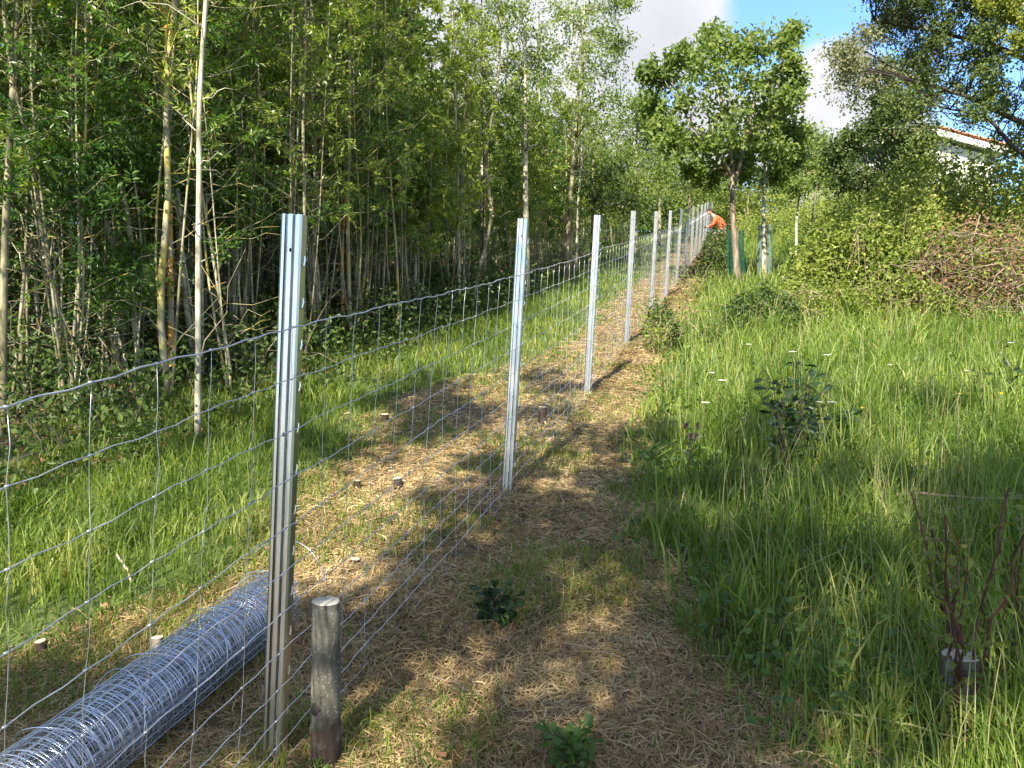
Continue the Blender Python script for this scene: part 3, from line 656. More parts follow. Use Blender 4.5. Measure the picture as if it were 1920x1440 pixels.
# the big overhanging oak, trunk just outside on the right
Zb = 12.0; bb = G(2120, Zb)
cl = []
r_ = random.Random(5)
def in_over(px, py):
    edge = np.interp(py, [0, 40, 80, 120, 170, 215, 260, 300], [1590, 1640, 1555, 1560, 1575, 1690, 1790, 1860])
    return px > edge + r_.uniform(-18, 18)
while len(cl) < 165:
    px, py = r_.uniform(1520, 2080), r_.uniform(-160, 290)
    if not in_over(px, py): continue
    if 1730 < px < 1800 and 190 < py < 290: continue
    if 1760 < px < 1880 and 225 < py < 290 and r_.random() < .8: continue
    if r_.random() < .12 and py > 90 and px > 1700: continue
    cl.append((px, py, r_.uniform(20, 36)))
cl3 = PC(cl, Zb, 1.5, 6)
pale = [c[0] < 1680 and 50 < c[1] < 190 for c in cl]
big = clump_tree('oak_tree', 'big spreading oak hanging its dark open branches into the upper right corner', bb,
    [[bb, W(2100, 420, Zb), W(2060, 250, Zb), W(2040, 60, Zb), W(2020, -150, Zb)],
     [W(2070, 300, Zb), W(1985, 262, Zb - .2), W(1925, 232, Zb - .3), W(1870, 212, Zb - .4), W(1810, 175, Zb - .3), W(1700, 150, Zb), W(1590, 120, Zb + .2)],
     [W(2060, 200, Zb), W(1960, 130, Zb + .5), W(1880, 90, Zb + .6), W(1760, 60, Zb + .5), W(1640, 40, Zb)],
     [W(2060, 300, Zb), W(1960, 300, Zb - .6), W(1900, 285, Zb - .6), W(1873, 240, Zb - .5), W(1850, 215, Zb - .5), W(1780, 205, Zb - .5)],
     [W(2080, 360, Zb), W(1980, 320, Zb - .3), W(1925, 300, Zb - .2), W(1895, 268, Zb - .2), W(1868, 235, Zb)]],
    cl3, 'bark_dark', ('oak_dark', 'oak_pale'), leaf=.050, per=330, r0=.10, twr=.004, part2=lambda i: pale[i], lk=.2)
b = G(2080, 10.5)
clump_tree('oak_tree', 'yellow-green leafy tree filling the very top right corner', b, [[b, W(2050, 200, 10.5), W(1990, 20, 10.5), W(1920, -60, 10.5)]],
    PC([(1900, 30, 26), (1880, 0, 26), (1915, 75, 22), (1850, 10, 18), (1940, 20, 30), (1960, 80, 30), (1930, -40, 30)], 10.5, .5, 9), 'bark_dark', 'oak_yellow', leaf=.055, per=420, r0=.08)

# tree guards
M['guard_green'] = surf_mat('green_mesh_guard', [(.3, (.006, .050, .034)), (.7, (.014, .10, .072))], 30, rough=.6, bump=.2, stretch=(1, 1, .1))
def guard(name, label, base, r, h, mat, topx=0, open_=0.0):
    t = thing(name, label, 'tree guard', tuple(base), 'mesh guards round the young oak trunks'); g = Geo(); n = 26; rows = 26
    gap0 = open_
    for i in range(n):
        a = gap0 / 2 + (2 * math.pi - gap0) * i / (n - 1) - R(100) 
        P = [(r * math.cos(a) * (1 + .06 * math.sin(z * 5)) + topx * z, r * math.sin(a), z) for z in np.linspace(-.05, h, 8)]
        g.tube(P, .0045, 4)
    for zz in np.linspace(0, h, rows * 2):
        a = gap0 / 2 + (2 * math.pi - gap0) * np.linspace(0, 1, n) - R(100)
        k_ = 1 + .06 * math.sin(zz * 5)
        g.tube(np.column_stack([r * np.cos(a) * k_ + topx * zz, r * np.sin(a), np.full(n, zz)]), .005, 4)
    g.build('mesh_sleeve', mat, t)
    g = Geo()
    g.tube([(r * .5, r * .75, -.1), (r * .5 + topx * h, r * .75, h + .02)], .010, 6); g.build('support_cane', M['bark_olive'], t)
    return t
guard('tree_guard', 'dark green mesh guard sleeved round the leafy oak beside the orange-clad person', b1 + Vector((-.03, .03, 0)), .165, 1.15, M['guard_green'], -.03, 2.2)
M['guard_grey'] = surf_mat('grey_green_guard', [(.3, (.10, .17, .15)), (.7, (.22, .30, .28))], 30, rough=.6, bump=.1)
guard('tree_guard', 'pale grey-green mesh guard round the slim straight oak', b2, .15, 1.2, M['guard_grey'], 0, 1.2)

# ------------------------------------------------------------------ woodland saplings
def sapling_meshes(seed, h=6.6, r=.022, lo=1.6, leaf=.055, nb=44, spb=9, dens=1.0, dead=22):
    global rng
    old = rng; rng = np.random.default_rng(seed); rd = random.Random(seed)
    tr = Geo(); lf = Geo()
    n = 22; z = np.linspace(0, h, n); lx = rd.uniform(-.05, .09); ly = rd.uniform(-.05, .05)
    P = np.column_stack([lx * z + .05 * np.sin(z * rd.uniform(.7, 1.4) + rd.uniform(0, 6)) + .02 * np.sin(z * 4 + seed), ly * z + .04 * np.sin(z * 1.1 + rd.uniform(0, 6)), z])
    P[0, :2] *= 0
    tr.tube(P, r * (1 - .75 * z / h) + .002, 7)
    for i in range(2 + seed % 2):
        a = rd.uniform(0, 6.28); L2 = h * rd.uniform(.55, .85); o2 = rd.uniform(.10, .34); o3 = o2 + rd.uniform(-.1, .25)
        Q2 = spline([(0, 0, 0), (o2 * math.cos(a), o2 * math.sin(a), .25 * L2), (o3 * math.cos(a) + .1, o3 * math.sin(a), .6 * L2), (o3 * 1.1 * math.cos(a), o3 * 1.1 * math.sin(a) + .1, L2)], 14)
        tr.tube(Q2, np.linspace(rd.uniform(.009, .015), .003, 14), 5)
        for k_ in range(9):
            j = rd.randrange(5, 14); a3 = rd.uniform(0, 6.28); L3 = rd.uniform(.25, .6); K = limb(tr, Q2[j], Q2[j] + np.array([math.cos(a3) * L3, math.sin(a3) * L3, L3 * .5]), .004, .0015, 4, .05, .05, 3)
            add_sprigs(lf, np.repeat(K[1:], 2, 0), rdir(6, .2), rng.uniform(.12, .2, 6), 4, leaf, leaf * .36)
    for i in range(dead):        # bare dead side twigs low down
        zz = rd.uniform(.4, lo + 1.6); a = rd.uniform(0, 6.28); L = rd.uniform(.25, .9); j = zz / h * (n - 1); p0 = np.array([np.interp(zz, z, P[:, 0]), np.interp(zz, z, P[:, 1]), zz])
        e = p0 + np.array([math.cos(a) * L, math.sin(a) * L, L * rd.uniform(-.1, .7)])
        Q = limb(tr, p0, e, .005, .002, 5, .08, .06, 3)
        if rd.random() < .6: limb(tr, Q[2], Q[2] + np.array([rd.uniform(-.3, .3), rd.uniform(-.3, .3), rd.uniform(0, .3)]), .003, .0015, 3, 0, .05, 3)
    for i in range(nb):
        f = (i + rd.random()) / nb; zz = lo + (h - lo) * f ** .85; a = rd.uniform(0, 6.28); L = (rd.uniform(.45, 1.15)) * (1.05 - .55 * f)
        p0 = np.array([np.interp(zz, z, P[:, 0]), np.interp(zz, z, P[:, 1]), zz]); e = p0 + np.array([math.cos(a) * L, math.sin(a) * L, L * rd.uniform(.25, .9)])
        Q = limb(tr, p0, e, .007 * (1.1 - .6 * f), .002, 6, .05, .04, 4)
        m = max(2, int(spb * dens * rd.uniform(.6, 1.3))); t_ = rng.uniform(.25, 1.05, m); base = np.stack([np.interp(t_, np.linspace(0, 1, 6), Q[:, c]) for c in range(3)], 1)
        d_ = unit(rdir(m) + unit(e - p0) * .6 + np.array([0, 0, .15]))
        add_sprigs(lf, base, d_, rng.uniform(.12, .22, m), 4, leaf, leaf * .36)
    rng = old
    return tr, lf
def make_sapling(name, label, seed, bark, leafm, group=None, **kw):
    tr, lf = sapling_meshes(seed, **kw); t = thing(name, label, 'tree', (0, 0, 0), group)
    tr.build('trunk', M[bark], t, True); lf.build('crown', M[leafm], t); return t
barks = ['bark_pale', 'bark_olive', 'bark_yellow', 'bark_olive', 'bark_pale', 'bark_dark', 'bark_yellow']
NB = 7
protos = [make_sapling('ash_sapling', 'x', 100 + i, barks[i], 'ash' if i % 3 else 'ash_deep', h=[6.4, 7.0, 6.8, 6.0, 7.4, 6.2, 6.6][i], r=[.024, .02, .026, .017, .03, .02, .015][i],
                       lo=[1.7, 1.3, 2.0, 1.0, 2.2, 1.1, .9][i], leaf=.064) for i in range(7)]
protos += [make_sapling('ash_sapling', 'x', 300 + i, barks[i], ['ash', 'ash', 'ash_deep'][i % 3], h=[6.6, 7.2, 6.2, 6.8][i], r=[.028, .024, .03, .022][i], lo=[1.6, 2.0, 1.1, 1.4][i], leaf=.125, nb=28, spb=7) for i in range(4)]
SAP_LABEL = 'thin straight ash sapling crowded among many in the dense wood left of the fence'
SAP_GROUP = 'ash saplings packed in the wood'
used = set()
def place_sapling(i, loc, rz, sc, label, group, tilt=(0, 0)):
    o = protos[i]
    if i in used:
        src = o; o = src.copy(); C.objects.link(o)
        for ch in src.children: c = ch.copy(); C.objects.link(c); c.parent = o
    used.add(i)
    if label == SAP_LABEL:
        z_ = zopt(loc[1]); px = 960 + 1440 * loc[0] / z_; dd_ = float(fence_x(loc[1])) - loc[0]
        where = ['at the far left of the wood', 'left of the lichen-blotched trunk', 'behind the white stem', 'behind the nearest post', 'left of the second post', 'between second and third posts', 'at the far end of the wood'][int(np.searchsorted([110, 300, 460, 640, 930, 1110], px))]
        label = '%s ash sapling %s, %s' % (['thin pale-barked', 'thin olive-barked', 'sturdier yellow-blotched', 'slight olive-barked bushy', 'tall pale-barked', 'dark-barked', 'slight yellow-blotched low-leaved', 'pale-stemmed', 'olive-stemmed', 'yellowish-stemmed', 'greenish-stemmed'][i], where, 'front row' if dd_ < 4.3 else ('inner row' if dd_ < 6.5 else 'deep inside'))
        if px < -40: label = '%s sapling of the wood just outside the left edge of the view' % ['thin pale', 'olive', 'yellow-blotched', 'bushy olive', 'tall pale', 'dark', 'low-leaved yellow', 'pale-stemmed', 'olive-stemmed', 'yellowish', 'greenish'][i]
    px_s = 960 + 1440 * loc[0] / max(float(zopt(loc[1])), .5) if loc[1] > 1 else 0; sc = sc * float(np.interp(px_s, [620, 900, 1150], [1.0, .70, .60]))
    o.location = loc; o.rotation_euler = (tilt[0], tilt[1], rz); o.scale = (sc, sc, sc); tag(o, label, 'tree', group)
    return o
rd = random.Random(42); pts = []
def try_pt(dmin, dmax, y0, y1, gap):
    for _ in range(60):
        y = rd.uniform(y0, y1); dd_ = rd.uniform(dmin, dmax); x = float(fence_x(y)) - dd_
        if all((x - a) ** 2 + (y - b_) ** 2 > gap * gap for a, b_ in pts): pts.append((x, y)); return x, y
    return None
for (dmin, dmax, y0, y1, cnt, gap) in [(3.0, 4.2, 6.2, 12, 22, .4), (2.9, 4.6, 11, 35, 44, .55), (3.6, 6.5, 5.6, 12, 42, .42), (4.6, 8, 11, 38, 62, .7), (6.5, 10.5, 5, 16, 46, .55), (8, 13, 16, 38, 30, 1.0)]:
    for _ in range(cnt):
        r = try_pt(dmin, dmax, y0, y1, gap)
        if not r: continue
        x, y = r
        place_sapling(rd.randrange(7) if y < 10.5 else 7 + rd.randrange(4), (x, y, float(ground(x, y)) - .03), rd.uniform(0, 6.28), rd.uniform(.8, 1.12), SAP_LABEL, SAP_GROUP, (R(rd.uniform(-2, 2)), R(rd.uniform(-1, 4))))
# trees of the same wood left of and behind the camera (they shade the wood floor)
for _ in range(7):
    y = rd.uniform(-3, 4.5); dd_ = rd.uniform(3.0, 10.5); x = float(fence_x(y)) - dd_
    if y > -1 and x > -.68 * y - 1.6: continue
    place_sapling(rd.randrange(7), (x, y, float(ground(x, y)) - .03), rd.uniform(0, 6.28), rd.uniform(.9, 1.2), 'ash sapling of the wood standing left of and behind the viewpoint', 'saplings beside the viewpoint')

# individually recognisable stems on the wood edge: pixel polyline + depth turned into world points
def edge_stem(label, poly, Z, r, bark, leafm='ash', lo=2.2, nb=24, leaf=.052, top=6.8, spb=12, name='ash_tree', dead=10, seed=0):
    global rng
    base = G(poly[-1][0], Z); pts_ = [base] + [W(x, y, Z) for x, y in reversed(poly[:-1])]
    pts_[0] = base - Vector((0, 0, .05))
    P = [np.array(tuple(q)) for q in pts_]; dirn = unit(P[-1] - P[-2])
    while P[-1][2] - base[2] < top: P.append(P[-1] + dirn * .8 + np.array([rd.uniform(-.06, .06), rd.uniform(-.06, .06), 0]))
    r *= .84
    if Z > 11: nb = 14
    t = thing(name, label, 'tree', tuple(base), 'stems along the woodland edge'); b = np.array(tuple(base)); Q = spline(P, 30) - b
    h = Q[-1][2]; tr = Geo(); lf = Geo(); rr_ = r * (1 - .7 * Q[:, 2] / h); tr.tube(Q, np.maximum(rr_, .004), 9)
    for i in range(dead):
        j = rd.randrange(3, 18); a = rd.uniform(0, 6.28); L = rd.uniform(.2, .8)
        limb(tr, Q[j], Q[j] + np.array([math.cos(a) * L, math.sin(a) * L, L * rd.uniform(0, .6)]), .005, .002, 5, .08, .06, 4)
    for i in range(nb):
        f = (i + rd.random()) / nb; zz = lo + (h - lo) * f; j = int(np.argmin(abs(Q[:, 2] - zz))); a = rd.uniform(0, 6.28); L = rd.uniform(.4, 1.0) * (1.1 - .5 * f)
        e = Q[j] + np.array([math.cos(a) * L, math.sin(a) * L, L * rd.uniform(.2, .9)]); K = limb(tr, Q[j], e, .008, .0025, 6, .05, .04, 4)
        m = spb; t_ = rng.uniform(.3, 1.05, m); bs = np.stack([np.interp(t_, np.linspace(0, 1, 6), K[:, c]) for c in range(3)], 1)
        add_sprigs(lf, bs, unit(rdir(m) + unit(e - Q[j]) * .6), rng.uniform(.12, .2, m), 4, leaf, leaf * .36)
    tr.build('trunk', M[bark], t, True); lf.build('crown', M[leafm], t); return t
PX = lambda y: 2304 / (y - 395)
edge_stem('olive-barked ash trunk leaning along the far left edge of the view', [(32, 0), (24, 180), (14, 330), (8, 480), (3, 820)], 5.6, .034, 'bark_olive')
edge_stem('ash trunk blotched with orange lichen, left of the white stem', [(312, 0), (312, 120), (316, 280), (318, 420), (320, 560), (322, 735)], 6.9, .036, 'bark_lichen', lo=3.0)
edge_stem('whitish slender ash stem standing foremost in front of the wood', [(388, 0), (380, 90), (371, 190), (375, 320), (371, 430), (372, 560), (370, 812)], 5.5, .027, 'bark_pale', lo=3.2)
edge_stem('pale forked stem right behind the nearest steel post', [(552, 120), (549, 230), (546, 330), (540, 420), (543, 660)], 8.6, .034, 'bark_yellow', lo=3)
edge_stem('slanting yellow-lichened stem just right of the nearest steel post', [(640, 60), (616, 170), (600, 300), (585, 400), (590, 640)], 9.2, .026, 'bark_yellow')
edge_stem('slim stem with brown peeling bark left of the middle gap in the wood', [(665, 80), (655, 200), (650, 330), (640, 470), (645, 632)], 9.7, .027, 'bark_lichen')
edge_stem('yellowish leaning stem that slopes right towards its top', [(738, 80), (714, 230), (700, 330), (690, 450), (672, 605)], 10.6, .028, 'bark_yellow')
edge_stem('grey stem standing between two yellowish leaning ones', [(735, 120), (730, 240), (726, 330), (722, 460), (715, 600)], 11.2, .026, 'bark_pale')
edge_stem('pale stem with a reddish scar near the second steel post', [(776, 130), (770, 240), (776, 330), (782, 430), (775, 592)], 11.6, .033, 'bark_pale')
edge_stem('tall dark-topped white stem left of the curved forked stem', [(848, 20), (852, 130), (856, 280), (859, 400), (862, 588)], 11.9, .034, 'bark_pale', lo=3.2)
edge_stem('curved ash stem bending right low down, left of the second steel post', [(940, 0), (938, 90), (932, 180), (905, 300), (926, 395), (918, 440), (900, 490), (882, 586)], 12.0, .035, 'bark_olive', lo=3.0)
edge_stem('thin upright stem rising beside the curved ash', [(905, 60), (903, 200), (908, 340), (905, 460), (905, 575)], 12.8, .022, 'bark_dark', lo=2.6)
edge_stem('slender mossy stem near the left edge, right of the leaning trunk', [(75, 0), (62, 150), (52, 300), (50, 480), (20, 760)], 6.4, .018, 'bark_olive')
edge_stem('thin whitish crooked stem in the dark left part of the wood', [(150, 60), (132, 180), (126, 300), (136, 450), (120, 740)], 7.2, .017, 'bark_pale')
edge_stem('thin green-tinged stem left of the lichen-blotched trunk', [(215, 30), (205, 180), (190, 330), (196, 440), (214, 720)], 7.4, .018, 'bark_olive')
edge_stem('very thin pale stem close to the right of the white one', [(470, 100), (472, 250), (468, 400), (472, 550), (480, 680)], 8.4, .017, 'bark_pale')
edge_stem('slender pale stem between second and third posts, deep in the wood', [(1012, 180), (1008, 300), (1004, 420), (1000, 540)], 15.5, .028, 'bark_olive', lo=2.6)
edge_stem('white stem of the pair standing left of the third steel post', [(1092, 200), (1091, 300), (1084, 380), (1080, 505)], 18.5, .04, 'bark_pale', lo=2.6, leaf=.07)
edge_stem('thin white stem beside the pair left of the third steel post', [(1072, 240), (1074, 330), (1072, 400), (1070, 505)], 19.0, .032, 'bark_pale', lo=2.6, leaf=.07)
# airy ash crowns at the far end of the wood
def airy(label, px, Z, cl, r0=.07, leafm='oak', leaf=.10, per=300, name='ash_tree', bark='bark_olive', tp=None, group='open-crowned trees at the end of the wood', seed=1):
    b = G(px, Z); tp = tp or (px + 10, 60)
    by = 395 + 2304 / Z
    clump_tree(name, label, b, [[b, W(px + 2, by - 60, Z), W((px + tp[0]) / 2, (by + tp[1]) / 2, Z), W(*tp, Z)]], PC(cl, Z, 1.2, seed), bark, leafm, group, leaf=leaf, per=int(per * (.7 if px < 1100 else 1)), r0=r0, oak=False)
airy('tall airy ash with open crown against the cloud, left of the blue gap', 1060, 17, [(1050, 20, 30), (1085, 45, 34), (1110, 20, 26), (1150, 10, 20), (1130, 60, 28), (1165, 80, 20), (1100, 100, 36), (1135, 130, 30), (1070, 140, 36), (1040, 90, 28),
     (1100, 180, 40), (1050, 200, 40), (1140, 190, 30), (1175, 5, 14), (1080, 240, 40), (1125, 245, 36), (1020, 150, 26), (1150, 95, 20)], seed=11, tp=(1095, 20))
airy('ash crown above the curved stem, sky showing through it', 985, 14, [(985, 60, 30), (955, 110, 34), (1005, 120, 30), (970, 170, 36), (1000, 215, 36), (940, 200, 36), (975, 20, 22), (930, 60, 22), (960, 260, 36), (1015, 270, 34)], seed=12, tp=(985, 40), leaf=.085, bark='bark_pale')
airy('bushy tree closing the wood beyond the seventh post', 1190, 24, [(1190, 200, 32), (1165, 240, 34), (1215, 240, 30), (1180, 290, 36), (1225, 300, 36), (1150, 300, 34), (1195, 345, 36), (1240, 345, 28), (1160, 350, 34), (1215, 195, 22)], seed=13, tp=(1195, 200), leaf=.12, per=480)
airy('dense low tree behind the far end of the fence', 1290, 33, [(1270, 300, 30), (1300, 320, 28), (1330, 330, 26), (1290, 350, 30), (1255, 340, 26), (1320, 360, 26), (1345, 345, 22), (1225, 330, 24), (1360, 365, 16)], seed=14, tp=(1295, 310), leaf=.15, per=420, leafm='oak')
airy('dark leafy tree between the wood and the fence posts', 1110, 21, [(1105, 300, 36), (1135, 330, 34), (1085, 345, 34), (1120, 370, 34), (1155, 380, 26), (1060, 310, 34), (1180, 385, 20)], seed=15, tp=(1112, 300), leafm='oak_dark', leaf=.10, per=520)
airy('mid-green tree filling the gap left of the first guarded oak', 1235, 28, [(1215, 190, 20), (1235, 225, 24), (1260, 255, 26), (1230, 280, 28), (1265, 300, 26), (1205, 230, 22), (1290, 275, 18), (1245, 330, 26)], seed=21, tp=(1240, 215), leaf=.13, per=420)
airy('pale leafy ash crown before the cloud above the curved stem', 905, 15.5, [(900, 30, 30), (925, 10, 26), (890, 80, 34), (915, 130, 34), (880, 160, 34), (920, 190, 30), (895, 230, 36), (870, 110, 30), (850, 60, 30)], seed=22, tp=(905, 20), leaf=.08, bark='bark_pale')
airy('mid-green rounded tree standing behind the first guarded oak', 1400, 36, [(1395, 320, 24), (1425, 335, 24), (1455, 345, 22), (1375, 345, 20), (1470, 325, 18)], seed=16, tp=(1405, 320), leaf=.15, per=380)

# far belt of wood behind the saplings: reads as one mass
g = Geo(); n = 100000
yy = rng.uniform(1, 62, n); dd_ = rng.uniform(9.5, 15, n); k = rng.uniform(0, 1, n) < .2; dd_[k] = rng.uniform(-2, 15, k.sum()); yy[k] = rng.uniform(46, 62, k.sum())
xx = fence_x(yy) - dd_; zz = ground(xx, yy) + rng.uniform(0, 1, n) ** 1.25 * (7.4 + .8 * wob(xx, yy, .6)) * np.interp(960 + 1440 * xx / yy, [500, 850, 1150], [1, .62, .42]) * np.where(k, .6, 1)
add_leaves(g, np.stack([xx, yy, zz], 1), rdir(n), rng.uniform(.18, .34, n), rng.uniform(.11, .2, n))
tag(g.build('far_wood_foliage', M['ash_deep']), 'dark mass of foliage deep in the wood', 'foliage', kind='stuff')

# ------------------------------------------------------------------ shade trees behind the viewpoint
def lit_target(x, y):
    """share of ground sun the photograph shows at this place"""
    z = zopt(y); d = x - fence_x(y)
    r = np.interp(z, [1.5, 3.0, 3.9, 4.6, 5.6, 7, 8], [.28, .32, .48, .70, .88, .96, 1.0]); r = np.where((d < 1.3) & (z < 4.6), r * .25, r)
    l = np.interp(z, [1.5, 2.3, 2.75, 3.05, 4.5, 6.0, 7.5, 9], [.08, .10, .3, .97, .9, .72, .82, 1.0])
    r = np.where((np.abs(d) < .3) & (z < 3.4), .03, r)
    return np.where(d > -.25, r, l)
LSH = -LDIR
def shade_tree(label, base, top, cands, bark='bark_olive', leafm='oak', leaf=.10, per=150, r0=.10):
    cl = []
    for c, r in cands: cl.append((Vector(tuple(c)), r))
    b = Vector((base[0], base[1], float(ground(base[0], base[1]))))
    clump_tree('broadleaf_tree', label, b, [[b, b + Vector((.1, .1, top * .4)), b + Vector((-.1, .2, top * .75)), b + Vector((0, .1, top))]], cl, bark, leafm, 'trees behind the viewpoint', leaf=leaf, per=per, r0=r0, oak=True)
sr = np.random.default_rng(77); cands = []
for _ in range(900):
    z = math.sqrt(sr.uniform(1.2 ** 2, 9.5 ** 2)); gx_ = sr.uniform(-3.2, 5.2); gy_ = 1.01 * z - .08
    hgt = sr.uniform(4.6, 6.4)
    if gx_ - float(fence_x(gy_)) < -2.4: continue
    if sr.uniform() < lit_target(gx_, gy_) * 1.02: continue
    if max(float(lit_target(gx_ + a_, gy_ + b_)) for a_, b_ in ((.25, 0), (-.25, 0), (0, .25), (0, -.25))) > .9 and sr.uniform() < .85: continue
    t_ = hgt / LSH[2]; c = np.array([gx_, gy_, float(ground(gx_, gy_))]) + LSH * t_
    # keep out of the view
    el = math.degrees(math.atan2(c[2] - CAMH, max(c[1], .01)))
    if c[1] > 0 and el < 34: continue
    cands.append((c, sr.uniform(.14, .36)))
xs = np.array([c[0][0] for c in cands])
groups = [[c for c in cands if c[0][0] < -2.6], [c for c in cands if -2.6 <= c[0][0] < -.4], [c for c in cands if -.4 <= c[0][0] < 1.6], [c for c in cands if c[0][0] >= 1.6]]
bases = [(-3.6, -3.2), (-1.6, -3.6), (.9, -3.4), (3.0, -3.0)]
names = ['leftmost tree behind the viewpoint, shading the wood edge', 'tree behind the viewpoint on the line of the fence', 'tree right behind the viewpoint shading the path', 'rightmost tree behind the viewpoint shading the tall grass']
for gr, bs, nm in zip(groups, bases, names):
    if gr: shade_tree(nm, bs, 5.2, gr)

# ------------------------------------------------------------------ undergrowth in the wood
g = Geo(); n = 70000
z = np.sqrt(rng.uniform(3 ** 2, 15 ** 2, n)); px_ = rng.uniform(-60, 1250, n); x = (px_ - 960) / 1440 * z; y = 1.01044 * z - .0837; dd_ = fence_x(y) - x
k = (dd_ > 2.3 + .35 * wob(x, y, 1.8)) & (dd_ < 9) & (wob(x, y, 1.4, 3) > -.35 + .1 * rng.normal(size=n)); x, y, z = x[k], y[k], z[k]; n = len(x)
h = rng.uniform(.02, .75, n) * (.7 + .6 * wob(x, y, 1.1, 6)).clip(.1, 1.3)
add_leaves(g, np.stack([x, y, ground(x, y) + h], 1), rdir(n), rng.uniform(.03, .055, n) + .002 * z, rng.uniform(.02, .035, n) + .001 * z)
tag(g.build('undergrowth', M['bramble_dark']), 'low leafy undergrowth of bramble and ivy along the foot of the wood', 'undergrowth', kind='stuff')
g = Geo()
for _ in range(300):
    z = rd.uniform(4.5, 14); px = rd.uniform(-40, 1080); x = (px - 960) / 1440 * z; y = 1.01 * z - .08; dd_ = float(fence_x(y)) - x
    if dd_ < 2.8 or dd_ > 9: continue
    a = rd.uniform(0, 6.28); L = rd.uniform(.4, 1.6); b0 = np.array([x, y, float(ground(x, y))]); el = rd.uniform(.1, 1.3)
    limb(g, b0, b0 + L * np.array([math.cos(a) * math.cos(el), math.sin(a) * math.cos(el), math.sin(el)]), .006, .002, 5, .1, .05, 3)
M['twig_wood'] = surf_mat('twig_wood', [(.3, (.05, .04, .026)), (.5, (.12, .095, .065)), (.7, (.25, .21, .15))], 3, bump=0)
tag(g.build('dead_twigs', M['twig_wood']), 'tangle of dry dead twigs standing and lying between the sapling stems', 'twigs', kind='stuff')
g = Geo(); n = 64000; z = np.sqrt(rng.uniform(3 ** 2, 38 ** 2, n)); px_ = rng.uniform(-80, 1300, n); x = (px_ - 960) / 1440 * z; y = 1.01044 * z - .0837; dd_ = fence_x(y) - x
hz = rng.uniform(0, 1, n) ** 1.4 * 2.6 + .08; k = (dd_ > 3.1) & (dd_ < 11) & (wob(x * 1.2 + hz, y - hz, 1.6, 5) > -.05 - .02 * (z - 10).clip(0, 20) + .12 * rng.normal(size=n)); x, y, z, hz = x[k], y[k], z[k], hz[k]; m = len(x)
add_sprigs(g, np.stack([x, y, ground(x, y) + hz], 1), rdir(m, .1), rng.uniform(.12, .2, m) + .006 * z, 3, .055 + .0 * m, .024)
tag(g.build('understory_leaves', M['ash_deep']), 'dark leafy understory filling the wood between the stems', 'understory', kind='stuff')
g = Geo(); n = 16000; y = rng.uniform(3, 22, n); x = fence_x(y) - rng.uniform(2.6, 10, n)
add_leaves(g, np.stack([x, y, ground(x, y) + rng.uniform(.005, .03, n)], 1), unit(rdir(n) * np.array([1, 1, .15])), rng.uniform(.04, .08, n), rng.uniform(.03, .05, n))
tag(g.build('leaf_litter', M['dryleaf']), 'brown fallen leaves on the shaded wood floor', 'leaf litter', kind='stuff')
# sprays of fresh deep green in front of the dark wood
for i, (px, py, Z, r, lab) in enumerate([(190, 240, 6.6, .5, 'deep green leafy spray hanging high in the dark left wood'), (265, 310, 7.0, .45, 'deep green spray just left of the lichen-blotched trunk'), (110, 330, 6.2, .4, 'deep green low spray near the left edge of the wood'),
        (225, 520, 6.6, .35, 'bright low ash shrub left of the lichen-blotched trunk'), (800, 365, 11, .35, 'bright light-green shrub crown between the pale stems'), (430, 390, 8, .4, 'small leafy shrub behind the white stem'), (700, 250, 10, .5, 'dark green crown part of the wood centre')]):
    b = G(px, Z)
    clump_tree('ash_shrub', lab, b, [[b, W(px + 8, (py + 600) / 2, Z), W(px, py + 10, Z)]], [(W(px + dx, py + dy, Z + dz), r * .62) for dx, dy, dz in [(0, 0, 0), (-50, 12, .3), (45, 20, -.2), (10, -35, .1), (-25, 45, .2)]], 'bark_olive', 'ash_deep' if i != 4 else 'bramble', 'leafy shrubs at the wood edge', leaf=.062, per=330, r0=.012, twr=.004, oak=False, cat='shrub')

